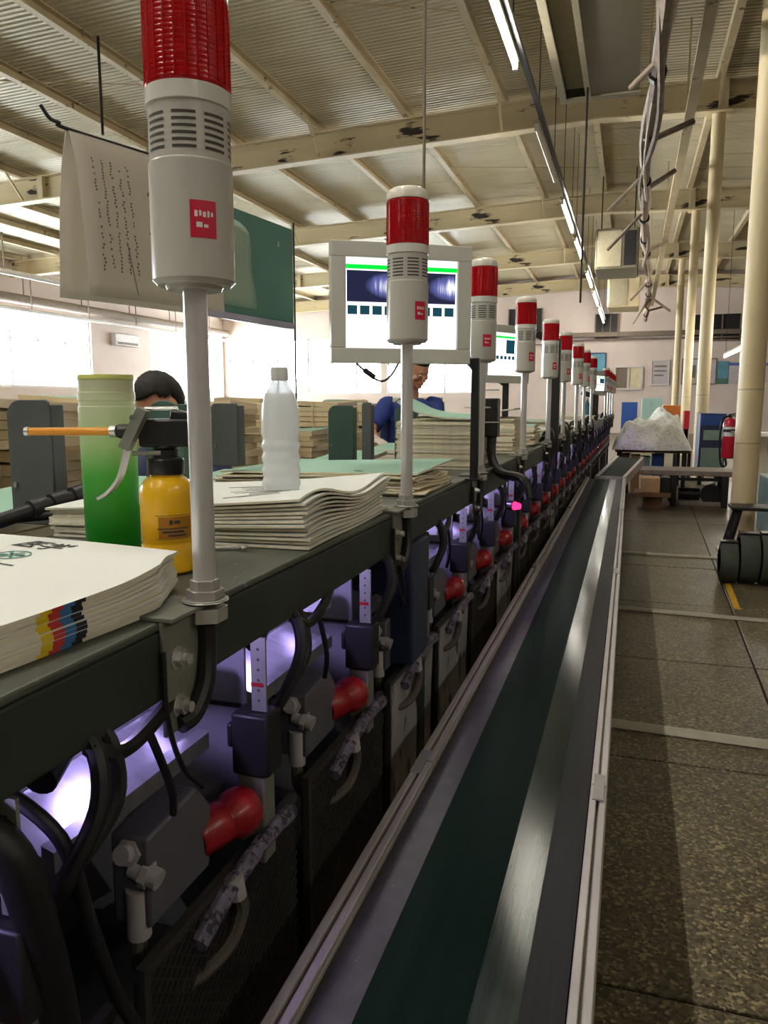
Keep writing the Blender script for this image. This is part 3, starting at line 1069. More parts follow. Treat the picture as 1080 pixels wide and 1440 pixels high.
m = MB(); m.cyl((-.34, YB - .04, .66), (-.045, YB - .04, .66), .036, n=20); part('end_roller', m, M_['chrome'], t)

t = thing('transfer_conveyor', 'short dark conveyor section rising past the end of the long belt', 'conveyor', (-.1, 8.6, 0))
P = [V((-.29, 7.86, .70)), V((-.03, 7.86, .70)), V((.17, 9.7, .775)), V((-.12, 9.8, .775))]
m = MB(); m.add(P + [p - V((0, 0, .05)) for p in P], [(0, 1, 2, 3), (7, 6, 5, 4), (0, 4, 5, 1), (1, 5, 6, 2), (2, 6, 7, 3), (3, 7, 4, 0)]); part('belt', m, M_['belt'], t, sm=False)
for a, b_ in ((P[0], P[3]), (P[1], P[2]), (P[0], P[1])):
    m = MB(); m.beam(a - V((0, 0, .03)), b_ - V((0, 0, .03)), .035, .09); part('side_rail', m, M_['rail'], t, bevel=.002)
m = MB(); m.bb((-.24, 8.05, .002), (-.02, 9.5, .62)); part('base', m, M_['dark_steel'], t, bevel=.01)

# ================================================================== GATHERING MACHINE
TOP = 1.224
BOT = 1.139


def LX(y):                       # line of the signal lamps
    return -.443 + .0155 * max(0, y - 2)


def BX(y):                       # front edge of the beam
    return LX(y) - .011


mach = thing('gathering_machine', 'long dark green book gathering machine with a worn worktop along the conveyor', 'machine', (-.8, 6, 0))
YS = [-.3, 2.0, 4.4, 6.8, 9.4, 12.0, 14.2]


def run(fn, name, mm, bevel=0, **k):
    """a bar that follows the slight bend of the machine: fn(y) -> (x0, x1, z0, z1)"""
    m = MB(); vs = []
    for y in YS:
        x0, x1, z0, z1 = fn(y)
        vs += [(x0, y, z0), (x1, y, z0), (x1, y, z1), (x0, y, z1)]
    fs = [(3, 2, 1, 0)]
    n = len(YS)
    for i in range(n - 1):
        for q in range(4):
            a, b_ = i * 4 + q, i * 4 + (q + 1) % 4
            fs.append((a, b_, b_ + 4, a + 4))
    fs.append(tuple((n - 1) * 4 + q for q in range(4)))
    m.add(vs, fs)
    return part(name, m, M_[mm], mach, bevel=bevel, sm=False, **k)


run(lambda y: (BX(y) - .07, BX(y), BOT, TOP - .0105), 'front_beam', 'green', .003)
run(lambda y: (BX(y) - .44, BX(y) - .0005, TOP - .010, TOP - .0005), 'worktop', 'worktop', .003)
run(lambda y: (BX(y) - .52, BX(y) - .44, BOT - .04, TOP - .03), 'rear_beam', 'green', .006)
run(lambda y: (BX(y) - .9, BX(y) - .075, .08, .62), 'lower_body', 'dark_steel', .006)
run(lambda y: (BX(y) - .95, BX(y) - .66, .62, 1.1), 'rear_body', 'dark_steel', .006)
run(lambda y: (BX(y) - .11, BX(y) - .03, .0, .078), 'base_rail', 'dark_steel')
run(lambda y: (BX(y) - .70, BX(y) - .66, 1.105, 1.125), 'feed_bar', 'chrome', .004)

# ---- feeder units under the beam, one every 0.4 m
def feeder(kind):
    t = thing('feeder_unit', 'x', 'machine unit', (0, 0, 0), group='feeder units under the beam of the gathering machine')
    W = dict(world=False)
    m = MB(); m.bb((-.60, .112, -.50), (-.055, .118, .055)); part('side_panel', m, M_['side_plate'], t, sm=False, **W)
    m = MB(); m.bb((-.58, .108, -.125), (-.06, .1115, -.119)); m.bb((-.58, .108, -.30), (-.06, .1115, -.294)); part('panel_seam', m, M_['dark_steel'], t, sm=False, **W)
    b_ = MB(); b_.bb((-.024, .074, -.11), (-.002, .078, -.005)); br = part('bracket_bar', b_, M_['bracket'], t, sm=False, **W)
    m = MB()
    for q in range(6):
        m.cyl((-.013, .0735, -.022 - q * .0145), (-.013, .0738, -.022 - q * .0145), .0022, n=8)
    part('hole', m, M_['slot'], br, kind='stuff', **W)
    m = MB(); m.bb((-.024, .0732, -.075), (-.006, .0739, -.069)); part('red_mark', m, M_['knob'], br, sm=False, **W)
    m = MB(); m.bb((-.05, .06, -.20), (.006, .105, -.112)); m.bb((-.06, .065, -.165), (-.05, .1, -.13)); part('bracket_block', m, M_['dark_steel'], t, bevel=.004, **W)
    m = MB(); m.bb((-.044, .065, -.33), (-.004, .10, -.2005)); part('post', m, M_['bracket'], t, bevel=.003, **W)
    # arm with its red knob, lying along the machine
    m = MB(); m.prism([(-.15, -.285), (-.02, -.285), (-.012, -.205), (-.045, -.165), (-.15, -.175)], .05, (-.09, 0, 0), (0, 1, 0), (0, 0, 1))
    arm = part('knob_arm', m, M_['grey_plate'], t, bevel=.004, **W)
    k0, ax = V((-.058, -.020, -.248)), V((.42, .88, .1)).normalized()
    M3 = ax.to_track_quat('Z', 'Y').to_matrix()
    m = MB(); m.lathe([(r_ * 1.1, z_ * 1.08) for r_, z_ in [(.0, -.004), (.024, -.004), (.026, .0), (.026, .034), (.0245, .038), (.0255, .042), (.030, .05), (.031, .06), (.029, .072), (.022, .082), (.010, .087), (0, .088)]], k0, 24, M3)
    part('knob', m, M_['knob'], t, ang=30, label='red plastic grip knob', **W)
    def shift(q, dz=-.04):
        q.v = [p + V((0, .02, dz)) for p in q.v]
    m = MB(); m.cyl((-.065, -.14, -.165), (-.065, -.185, -.15), .011, n=12); m.cyl((-.065, -.175, -.153), (-.065, -.165, -.156), .016, n=6)
    m.cyl((-.065, -.165, -.175), (-.03, -.165, -.185), .012, n=12); m.cyl((-.05, -.165, -.18), (-.042, -.165, -.182), .016, n=6)
    m.cyl((-.06, -.165, -.2), (-.06, -.165, -.26), .014, n=12); shift(m); part('valve', m, M_['hose'], t, **W)
    m = MB(); m.tube([(-.06, -.165, -.255), (-.055, -.17, -.30), (-.03, -.13, -.345), (-.01, -.06, -.345), (-.002, -.03, -.31), (-.004, -.035, -.28)], .0095, 8)
    shift(m); part('hose_loop', m, M_['hosedark'], t, **W)
    m = MB(); m.cyl((-.004, -.035, -.285), (-.006, -.04, -.255), .012, n=10); shift(m); part('hose_tip', m, M_['hose'], t, **W)
    m = MB(); m.tube([(-.012, -.12, -.295), (-.008, -.04, -.265), (.0, .05, -.245), (.0, .12, -.25)], .012, 9); shift(m); part('wrapped_tube', m, M_['wrap'], t, **W)
    # sloping tray lit by the violet work light
    tr = MB(); S = lambda x: -.135 + (-.06 - x) * .33
    for (xa, xb, dz) in ((-.06, -.075, .012), (-.075, -.15, 0), (-.15, -.165, .01), (-.165, -.30, 0)):
        tr.add([(xa, -.27, S(xa) + dz), (xa, .02, S(xa) + dz), (xb, .02, S(xb) + dz), (xb, -.27, S(xb) + dz),
                (xa, -.27, S(xa) - .01), (xa, .02, S(xa) - .01), (xb, .02, S(xb) - .01), (xb, -.27, S(xb) - .01)],
               [(0, 1, 2, 3), (7, 6, 5, 4), (0, 4, 5, 1), (1, 5, 6, 2), (2, 6, 7, 3), (3, 7, 4, 0)])
    part('tray', tr, M_['trayviolet'], t, sm=False, **W)
    m = MB(); m.cyl((-.07, -.27, -.050), (-.115, -.125, -.012), .016, n=14); m.cyl((-.105, -.155, -.021), (-.108, -.145, -.018), .019, n=14)
    wl = part('work_light', m, M_['blackpl'], t, **W)
    m = MB(); m.cyl((-.1155, -.1235, -.0115), (-.131, -.07, .004), .012, n=12); part('led', m, M_['led'], wl, label='glowing violet light tip', **W)
    m = MB(); m.bb((-.15, .025, -.085), (-.08, .07, -.055)); part('clip', m, M_['chrome'], t, bevel=.003, **W)
    # cables
    c1 = MB(); c1.tube([(-.03, .17, .02), (.004, .165, -.005), (.016, .15, -.05), (.004, .12, -.10), (-.02, .11, -.14)], .009, 8); part('thick_cable', c1, M_['black'], t, **W)
    c1 = MB(); c1.tube([(-.03, .185, .02), (.0, .19, -.005), (.012, .18, -.06), (-.005, .13, -.11), (-.03, .12, -.15)], .0075, 8); part('thick_cable', c1, M_['black'], t, **W)
    c1 = MB(); c1.tube([(-.01, .33, .0), (.004, .26, -.012), (.006, .20, -.02), (.0, .16, .0)], .008, 7); part('cable', c1, M_['black'], t, **W)
    c1 = MB(); c1.tube([(.004, .24, -.01), (.008, .255, -.05), (.004, .28, -.10), (-.008, .30, -.14)], .0045, 7); part('cable', c1, M_['black'], t, **W)
    # guard below
    m = MB(); m.bb((-.030, -.2, -.78), (-.026, .2, -.31)); part('guard_back', m, M_['black'], t, sm=False, **W)
    fr = MB()
    for a, c in (((-.022, -.199, -.30), (-.022, .199, -.30)), ((-.022, -.199, -.79), (-.022, .199, -.79)), ((-.022, -.194, -.79), (-.022, -.194, -.30))):
        fr.beam(a, c, .012, .012)
    part('guard_frame', fr, M_['mesh'], t, sm=False, **W)
    if kind == 'mesh':
        g = MB(); p = .0165; n = 52
        y0, y1, z0, z1 = -.195, .195, -.785, -.305
        for s in (1, -1):
            k = -n
            for k in range(-32, 34):
                # line z = zc + s*(y)*0.62 + offset, clipped
                pts = []
                off = (z0 + z1) / 2 + k * p * 1.0
                A, B2 = y0, y1
                f = lambda y: off + s * .8 * y
                lo, hi = sorted([(z0 - off) / (s * .8), (z1 - off) / (s * .8)])
                A, B2 = max(A, lo), min(B2, hi)
                if B2 - A > .01:
                    g.beam((-.018 + .001 * s, A, f(A)), (-.018 + .001 * s, B2, f(B2)), .0018, .0034, up=(1, 0, 0))
        part('expanded_mesh', g, M_['mesh'], t, sm=False, kind='stuff', **W)
    else:
        m = MB(); m.slab(lambda u, v: (-.020 + .004 * math.sin(v * 9 + u * 4), -.195 + .39 * v, -.785 + .48 * u), 8, 8, .0005)
        for i in range(len(m.v) // 2, len(m.v)):
            m.v[i] = m.v[i - len(m.v) // 2] - V((.003, 0, 0))
        part('stained_panel', m, M_['galv'], t, **W)
    return t


fA, fB = feeder('mesh'), feeder('plate')
ORD = ['cut off by the picture edge', 'with the big red knob below the first lamp', 'with the red knob between the first two lamps', 'with a stained panel under the second lamp',
       'fifth along the beam', 'sixth along the beam', 'seventh along the beam', 'eighth along the beam', 'ninth along the beam', 'tenth along the beam',
       'eleventh along the beam', 'twelfth along the beam', 'thirteenth along the beam', 'fourteenth along the beam', 'fifteenth along the beam',
       'sixteenth along the beam', 'seventeenth along the beam', 'eighteenth along the beam', 'nineteenth along the beam', 'twentieth along the beam',
       '21st along the beam', 'twenty-second along the beam', 'twenty-third along the beam', 'twenty-fourth along the beam', 'twenty-fifth along the beam',
       'twenty-sixth along the beam', 'twenty-seventh along the beam', 'twenty-eighth along the beam', 'twenty-ninth along the beam', 'last at the far end']
used = set()
for k in range(28):
    y = .385 + .445 * k
    src = fB if k in (3, 4) or (k > 5 and k % 4 == 2) else fA
    loc = (BX(y), y, BOT)
    lab = 'feeder unit with violet light, ' + ORD[k]
    if src.name in used:
        copy_tree(src, loc, lab, -math.atan(.0155) if y > 2 else 0)
    else:
        used.add(src.name); src.location = loc; src['label'] = lab
# upright posts of the machine frame between units
for y in (.17, 1.78, 3.4, 5.0, 6.6, 8.2, 9.8):
    m = MB(); x = BX(y); m.bb((x - .07, y - .03, .085), (x - .012, y + .03, BOT - .001))
    part('frame_post', m, M_['green'], mach, bevel=.004)
# dark blue cover box under the second lamp
m = MB(); x = BX(1.66); m.bb((x - .16, 1.6, .86), (x + .012, 1.74, BOT - .002))
tag(part('cover_box', m, M_['bluebag'], bevel=.006), 'dark blue sheet metal cover box under the beam past the second lamp', 'cover')
# signal light glowing on the machine
y = 3.0
t = thing('indicator_lamp', 'small glowing red indicator lamp below the fourth signal lamp', 'lamp', (BX(y) + .005, y, 1.04))
m = MB(); m.cyl((BX(y) + .002, y, 1.045), (BX(y) + .022, y - .012, 1.045), .02, n=14); part('socket', m, M_['blackpl'], t)
m = MB(); m.cyl((BX(y) + .0225, y - .0123, 1.045), (BX(y) + .045, y - .022, 1.045), .017, .012, n=14); part('lens', m, M_['signal'], t)

# ---- big black hoses at the near end
for k, (pts, r, mm, lab) in enumerate((
        ([(-.50, .44, 1.125), (-.455, .45, 1.09), (-.45, .47, 1.0), (-.455, .49, .9), (-.46, .50, .78)], .017, 'black', 'thick black hose dropping from the beam at the bottom corner'),
        ([(-.52, .50, 1.12), (-.46, .51, 1.07), (-.452, .53, .98), (-.45, .56, .88), (-.45, .60, .80)], .007, 'black', 'thinner black hose beside the thick one at the bottom corner'),
        ([(-.56, .40, 1.10), (-.50, .40, 1.02), (-.478, .43, .95), (-.50, .45, .90)], .008, 'hose', 'pale curved hose behind the thick black hose'))):
    m = MB(); m.tube(pts, r, 12, 6); tag(part('machine_hose', m, M_[mm]), lab, 'hose')
for k, (pts, lab) in enumerate((([(-.425, .9, .03), (-.42, 1.15, .10), (-.425, 1.4, .3), (-.43, 1.7, .36)], 'dusty hose curving up from the floor between machine and conveyor'),
                                ([(-.42, .6, .025), (-.43, .85, .05), (-.415, 1.1, .18), (-.42, 1.35, .22)], 'second dusty hose lying between machine and conveyor'))):
    m = MB(); m.tube(pts, .011, 9, 6); tag(part('floor_hose', m, M_['hosedark']), lab, 'hose')

# ================================================================== SIGNAL LAMPS
def arc_patch(m, r, z0, z1, q0, q1, n=8):
    vs = []
    for k in range(n + 1):
        q = q0 + (q1 - q0) * k / n
        for z in (z0, z1):
            vs.append((r * math.cos(q), r * math.sin(q), z))
    m.add(vs, [(2 * k, 2 * k + 2, 2 * k + 3, 2 * k + 1) for k in range(n)])


def signal_lamp():
    t = thing('signal_lamp', 'x', 'signal lamp', (0, 0, 0), group='red signal lamps along the machine')
    W = dict(world=False)
    zb0 = .345
    R = .0425
    m = MB(); m.lathe([(.0, zb0 - .004), (.028, zb0 - .004), (.030, zb0), (R - .005, zb0), (R, zb0 + .005), (R, zb0 + .118), (R - .0015, zb0 + .12), (R - .0015, zb0 + .172)], n=48)
    hs = part('housing', m, M_['housing'], t, **W)
    m = MB()
    for r in range(6):
        for a in range(8):
            q = 2 * PI * a / 8 + .12
            z = zb0 + .127 + r * .0064
            arc_patch(m, R - .0012, z, z + .0028, q, q + .58)
    part('sounder_slot', m, M_['slot'], hs, sm=False, kind='stuff', **W)
    m = MB(); arc_patch(m, R + .0003, zb0 + .042, zb0 + .078, math.radians(-62), math.radians(-26), 8); stk = part('sticker', m, M_['sticker'], hs, sm=False, label='red rectangular sticker', **W)
    m = MB()
    for (a0, a1, z0, z1) in ((-56, -52, .062, .068), (-50, -47, .063, .068), (-45, -41, .062, .067), (-39, -36, .062, .068), (-34, -31, .063, .067), (-54, -46, .052, .057), (-44, -38, .052, .055)):
        arc_patch(m, R + .0006, zb0 + z0, zb0 + z1, math.radians(a0), math.radians(a1), 3)
    part('sticker_print', m, M_['white'], stk, sm=False, **W)
    m = MB(); m.lathe([(R - .002, zb0 + .172), (R + .0008, zb0 + .173), (R + .0008, zb0 + .189), (R - .002, zb0 + .190)], n=48); part('collar', m, M_['clear'], t, **W)
    pr = [(R - .002, zb0 + .1901)]
    n = 17; z = zb0 + .191; h = .084 / n
    for k in range(n):
        pr += [(R - .0006, z + k * h), (R + .0002, z + (k + .35) * h), (R - .0006, z + (k + .85) * h)]
    pr += [(R - .002, z + .084)]
    m = MB(); m.lathe(pr, n=64); ln = part('lens', m, M_['lens'], t, ang=60, **W)
    m = MB()
    for k in range(24):
        q = 2 * PI * k / 24
        p = V((math.cos(q), math.sin(q), 0)) * (R - .0004)
        m.cyl(p + V((0, 0, z + .002)), p + V((0, 0, z + .082)), .0012, n=5)
    part('lens_rib', m, M_['lens'], ln, kind='stuff', **W)
    z += .0845
    m = MB(); m.lathe([(R - .002, z - .0002), (R, z + .001), (R, z + .012), (R - .004, z + .020), (R - .012, z + .0245), (0, z + .026)], n=48); part('cap', m, M_['cap'], t, **W)
    m = MB(); m.cyl((0, 0, .0305), (0, 0, zb0 - .0042), .0125, n=24); part('pole', m, M_['alu'], t, **W)
    m = MB(); m.cyl((0, 0, .0062), (0, 0, .0078), .026, n=28); m.cyl((0, 0, .0079), (0, 0, .0092), .024, n=28)
    m.cyl((0, 0, .0093), (0, 0, .0195), .0215, n=6); m.cyl((0, 0, .0196), (0, 0, .0305), .0165, n=6)
    m.cyl((.001, 0, -.0165), (.001, 0, -.0002), .0235, n=6)
    part('lock_nut', m, M_['chrome'], t, bevel=.001, **W)
    m = MB(); m.bb((-.05, -.075, 0), (.006, .012, .005)); m.bb((-.0108, -.075, -.125), (-.0060, .012, -.0002))
    br = part('bracket', m, M_['bracket'], t, bevel=.001, sm=False, **W)
    for zz in (-.045, -.098):
        m = MB(); m.cyl((-.0058, -.05, zz), (-.0044, -.05, zz), .0135, n=20); m.cyl((-.0043, -.05, zz), (.003, -.05, zz), .0095, n=6); m.cyl((.003, -.05, zz), (.0095, -.05, zz), .006, n=10)
        part('bolt', m, M_['chrome'], br, **W)
    m = MB(); m.sweep(smooth([(0, 0, -.0168), (.001, -.001, -.05), (.004, -.012, -.085), (.002, -.034, -.112), (-.003, -.055, -.118)]), .0105, 10); part('cable', m, M_['black'], t, **W)
    m = MB(); m.tube([(-.004, -.0785, -.03), (-.002, -.079, -.10), (.004, -.064, -.16), (.006, -.03, -.20)], .003, 6); part('thin_cable', m, M_['black'], t, **W)
    return t


LAMPS = [(.735, 'nearest and largest red signal lamp on a pole, its cap cut by the frame'),
         (1.55, 'second red signal lamp on a pole, standing before the big monitor'),
         (2.36, 'third red signal lamp on a pole, at the edge of the big monitor'),
         (3.25, 'fourth red signal lamp on a pole, before the small monitor'),
         (4.14, 'fifth red signal lamp on a pole, just past the small monitor'),
         (4.93, 'sixth red signal lamp on a pole'), (5.9, 'seventh red signal lamp on a pole'),
         (6.65, 'eighth red signal lamp on a pole'), (7.6, 'ninth red signal lamp on a pole, last before the gap'),
         (10.4, 'tenth red signal lamp on a pole, first after the gap'), (11.2, 'eleventh red signal lamp on a pole'),
         (12.0, 'twelfth red signal lamp on a pole'), (12.8, 'last red signal lamp on a pole, at the far end')]
lamp0 = signal_lamp()
for k, (y, lab) in enumerate(LAMPS):
    loc = (LX(y), y, TOP)
    if k == 0:
        lamp0.location = loc; lamp0['label'] = lab
    else:
        copy_tree(lamp0, loc, lab, random.uniform(-.5, .25))
# brackets stay square to the beam: only the pole with its head was turned a little when it was screwed in
for o in list(bpy.data.objects):
    if o.name.startswith('signal_lamp.'):
        a = o.rotation_euler.z
        o.rotation_euler.z = 0
        for ch in o.children:
            if ch.name.split('.')[0] in ('housing', 'lens', 'collar', 'cap', 'pole'):
                ch.rotation_euler.z = a

ORDN = ['first', 'second', 'third', 'fourth', 'fifth', 'sixth', 'seventh', 'eighth', 'ninth', 'tenth', 'eleventh', 'twelfth'] + ['%dth' % k for k in range(13, 60)]
for k_, n_ in ((21, '21st'), (22, '22nd'), (23, '23rd'), (31, '31st'), (32, '32nd'), (33, '33rd')):
    ORDN[k_ - 1] = n_

# ================================================================== PRINTED SHEETS
def sheets(name, labels, grp, C, th, a, b, n, t, gap, wave, mats, nu=10, nv=14, z0=TOP + .0008, edge=None, jit=.004, top=None, fan=0.0, topwave=None, chf=0.0):
    """n folded sections in a pile. C: far corner at the aisle side; sheets run a metres away from the aisle and b metres towards the viewer"""
    ux, uy = V((-math.cos(th), -math.sin(th), 0)), V((math.sin(th), -math.cos(th), 0))
    out = []
    for i in range(n):
        jx, jy, jr = random.uniform(-jit, jit), random.uniform(-jit, jit), random.uniform(-jit, jit) * 2
        last = i == n - 1
        wf = topwave if last and topwave else wave
        zz = z0 + i * (t + gap) + t

        def fn(u, v):
            p = V((C[0], C[1], 0)) + ux * (a * (1 - u) + jx + jr * (v - .5)) + uy * (b * (1 - v) + jy)
            p += ux * chf * max(0, (v - .82) / .18) * u ** 2
            p.z = zz + wf(u, v, (i + 1) / n) + fan * i * u
            return p
        m = MB()
        m.slab(fn, nu, nv, t, edge=edge or (lambda v: 1))
        tm = top if (last and top) else mats[0]
        o = part(name, m, [tm] + mats[1:], None, ang=50)
        tag(o, labels[1] if last else labels[0] + ', %s from the top' % ORDN[n - 1 - i], 'printed sheet', grp)
        out.append(o)
    return out


PE = [M_['paper'], M_['pedge'], M_['cy'], M_['cm'], M_['cc'], M_['ck']]


def marks(v):
    for a, b, k in ((.515, .545, 2), (.545, .565, 3), (.565, .592, 4), (.592, .625, 5)):
        if a <= v + .012 < b:
            return k
    return 1


hump = lambda u, v, f: f * (.010 * math.exp(-((v - .86) / .10) ** 2) * u ** 2 - .004 * math.exp(-((v - .45) / .2) ** 2) * u ** 2) + .003 * f * math.sin(u * 3)
st1 = sheets('printed_section', ('white folded section with colour marks in the near pile', 'white printed cover lying on top of the near pile, with black and green print'),
             'sections in the near pile', (-.462, .785), -.10, .50, .54, 10, .0038, .0007, hump, PE, nu=10, nv=40, edge=marks, jit=.0025, chf=.055)
topz = lambda s: max((s.matrix_basis @ V(c)).z for c in s.bound_box)
tp = st1[-1]


def surf_z(o, x, y):
    """height of a pile's top sheet under a point"""
    best = None
    for v in o.data.vertices:
        p = o.location + v.co
        d = (p.x - x) ** 2 + (p.y - y) ** 2
        if best is None or d < best[0] - 1e-9 or (abs(d - best[0]) < 1e-9 and p.z > best[1]):
            best = (d, p.z)
    return best[1]


WM[tp.name] = Matrix.Translation(tp.location)
from mathutils.bvhtree import BVHTree
tree = BVHTree.FromPolygons([tp.location + v.co for v in tp.data.vertices], [tuple(p.vertices) for p in tp.data.polygons])


def drape(mb, lift=.0006, tr=None):
    lo = min(p.z for p in mb.v)
    for i, p in enumerate(mb.v):
        h = (tr or tree).ray_cast(V((p.x, p.y, 3)), V((0, 0, -1)))[0]
        if h is not None:
            mb.v[i] = V((p.x, p.y, h.z + lift + min(.0008, (p.z - lo))))


# print on the top cover: two big characters, a green emblem, small lines
ch = at(46, 774, z=1.272)
zt = surf_z(tp, ch.x, ch.y) + .0012


def print_bars(name, c, segs, m, rz, parent, z):
    b_ = MB()
    rot = Matrix.Rotation(rz, 3, 'Z')
    for (x0, y0, x1, y1, w_) in segs:
        p0, p1 = rot @ V((x0, y0, 0)), rot @ V((x1, y1, 0))
        b_.beam((c.x + p0.x, c.y + p0.y, z), (c.x + p1.x, c.y + p1.y, z), w_, .0004)
    drape(b_, tr=tree if parent is tp else tree2)
    return part(name, b_, m, parent, sm=False)


M4 = Matrix.Translation((ch.x, ch.y, zt)) @ Matrix.Rotation(math.radians(-14), 4, 'Z')
tx = text('printed_title', '\u533b\u5b66', .044, M4, M_['ink'])
bpy.context.view_layer.update()
dg = bpy.context.evaluated_depsgraph_get()
tm = bpy.data.meshes.new_from_object(tx.evaluated_get(dg))
tm.transform(M4)
bpy.data.objects.remove(tx)
q = MB(); q.add([v.co for v in tm.vertices], [tuple(p.vertices) for p in tm.polygons])
drape(q)
part('printed_title', q, M_['ink'], tp, sm=False)
em = at(16, 784, z=1.272); ze = surf_z(tp, em.x, em.y) + .0012
b_ = MB(); b_.sweep([V((em.x, em.y, ze)) + V((.024 * math.cos(q), .017 * math.sin(q), 0)) for q in [2 * PI * k / 24 for k in range(25)]], .0009, 5)
for k in range(6):
    q = 2 * PI * k / 6
    b_.beam(V((em.x + .004 * math.cos(q), em.y + .003 * math.sin(q), ze)), V((em.x + .019 * math.cos(q), em.y + .013 * math.sin(q), ze)), .004, .0006)
drape(b_)
part('printed_emblem', b_, M_['inkgreen'], tp, sm=False, label='green oval printed emblem')
sl = at(8, 795, z=1.272); print_bars('printed_line', sl, [(-.012, 0, .012, 0, .003)], M_['inkfade'], -.2, tp, surf_z(tp, sl.x, sl.y) + .0012)

PC = [M_['paper'], M_['pedge']]
curl2 = lambda u, v, f: f * (.012 * u ** 3 * math.sin(v * 7 + .6)) + .004 * f * math.sin(v * 4)
st2 = sheets('printed_section', ('white wavy section in the pile behind the first pole', 'white top sheet with a pale drawing on the pile behind the first pole'),
             'sections in the second pile', (-.475, 1.50), .03, .46, .44, 12, .0036, .0004, curl2, PC, nu=12, nv=16, fan=.0022, jit=.006)
tp2 = st2[-1]
WM[tp2.name] = Matrix.Translation(tp2.location)
tree2 = BVHTree.FromPolygons([tp2.location + v.co for v in tp2.data.vertices], [tuple(p.vertices) for p in tp2.data.polygons])
for k in range(7):
    p = at(368 + 4 * (k % 3), 676 + 3.4 * k, z=1.30)
    print_bars('printed_line', V((p.x - .02 + .01 * (k % 2), p.y, 0)), [(-.045 + .012 * (k % 3), .0, .045, .008, .0035), (-.02, -.006, .05, -.01, .002)], M_['inkfade'], .3, tp2, surf_z(tp2, p.x, p.y) + .0015)
PG = [M_['pcream'], M_['pedge']]
curl3 = lambda u, v, f: f * (.010 * u * math.sin(v * 5 + 1) - .01 * u ** 4)
st3 = sheets('printed_section', ('cream ragged section under the sea green sheet', 'sea green cover sheet on the low pile behind the clear bottle'),
             'sections in the third pile', (-.48, 2.10), .02, .52, .35, 9, .0042, .0006, curl3, PG, nu=10, nv=12, top=M_['pgreen'], fan=.0012, jit=.012,
             topwave=lambda u, v, f: .012 * (v - .3) * u + .006)
curl4 = lambda u, v, f: f * .006 * math.sin(v * 3)
st4 = sheets('printed_section', ('cream section in the tall squared pile', 'curled sea green cover sheet on the tall squared pile'),
             'sections in the tall pile', (-.49, 2.86), .0, .26, .36, 30, .0050, .0004, curl4, PG, nu=6, nv=8, top=M_['pgreen'], jit=.003,
             topwave=lambda u, v, f: .055 * (1 - u) ** 3 + .012 * math.sin(v * 4) + .008)
st5 = sheets('printed_section', ('cream section in the pile between third and fourth poles', 'sea green sheet on the pile between third and fourth poles'),
             'sections in the pile past the third pole', (-.47, 3.62), .02, .46, .36, 26, .0055, .0005, curl4, PG, nu=6, nv=8, top=M_['pgreen'], jit=.006,
             topwave=lambda u, v, f: .03 * u ** 2 + .01)
for k, (y, n) in enumerate(((4.25, 20), (4.95, 12), (5.7, 18), (6.5, 14), (7.3, 10), (8.2, 16), (9.2, 12), (10.2, 14))):
    nm = ['fourth pole', 'fifth pole', 'sixth pole', 'seventh pole', 'eighth pole', 'ninth pole', 'gap in the poles', 'poles after the gap'][k]
    sheets('printed_section', ('cream section in the pile by the %s' % nm, 'top sheet of the pile by the %s' % nm), 'sections in the pile by the %s' % nm,
           (LX(y) - .06, y), .02, .40, .36, n // 2, .009, .0012, curl4, PG, nu=4, nv=4, top=M_['pgreen'] if k % 2 == 0 else M_['paper'], jit=.01)

# ================================================================== THINGS ON THE WORKTOP
# tall green tumbler
c = V((-.72, .945, TOP))
t = thing('tumbler', 'tall frosted green tumbler fading to white, standing beside the yellow oil can', 'tumbler', c)
H_ = .262
m = MB(); m.lathe([(.0, .001), (.034, .001), (.0375, .004), (.0385, .02), (.0395, .20), (.0395, .218), (.0385, .219), (.0385, .226), (.0395, .227), (.0395, .238), (.0385, .239), (.0385, H_ - .006), (.036, H_ - .006), (.036, H_ - .03), (0, H_ - .03)], n=48)
part('body', m, M_['tumbler'], t, world=False)
m = MB(); m.lathe([(.0345, H_ - .0055), (.0395, H_ - .0055), (.040, H_ - .003), (.0385, H_ + .001), (.0345, H_ + .001), (.0345, H_ - .0055)], n=48); part('rim', m, M_['tumblerlid'], t, world=False)

# yellow pump oil can
c = V((-.580, .875, TOP))
d0 = (c - EYE).dot(_F)
t = thing('oil_can', 'yellow pump oil can with a black head, steel lever and orange spout', 'oil can', c)
m = MB(); m.lathe([(0, .001), (.030, .001), (.034, .004), (.0345, .01), (.0345, .038), (.0335, .040), (.0335, .043), (.0345, .045), (.0345, .105), (.033, .116), (.028, .124), (.021, .129), (.0205, .131), (0, .131)], n=44)
bd = part('body', m, M_['amber'], t, world=False)
yaw0 = math.atan2(EYE.y - c.y, EYE.x - c.x)
m = MB(); arc_patch(m, .0349, .050, .078, yaw0 - .35, yaw0 + .95, 12); lb = part('label_panel', m, mat('label_brown', rgb(168, 112, 22), .5, var=.05), bd, world=False, sm=False)
m = MB()
for (z0, z1, q0, q1) in ((.068, .074, .15, .28), (.069, .073, .33, .55), (.062, .0635, -.3, .9), (.057, .060, -.1, .7), (.0525, .055, .1, .8), (.0795, .0802, -.35, .95), (.0488, .0495, -.35, .95)):
    arc_patch(m, .0352, z0, z1, yaw0 - q0 if False else yaw0 + q0 - .1, yaw0 + q1 - .1, 6)
part('label_print', m, M_['ink'], bd, world=False, sm=False)
m = MB(); m.lathe([(0, .1312), (.0235, .1312), (.024, .133), (.024, .150), (.0225, .152), (.0165, .153), (.0165, .163), (0, .163)], n=36); part('cap', m, M_['blackpl'], t, world=False)
RL_ = -_R                                      # the pump points across the picture
fw = V((-_R.y, _R.x, 0))


def oc(a, b, z):
    return c + RL_ * a + fw * b + V((0, 0, z))


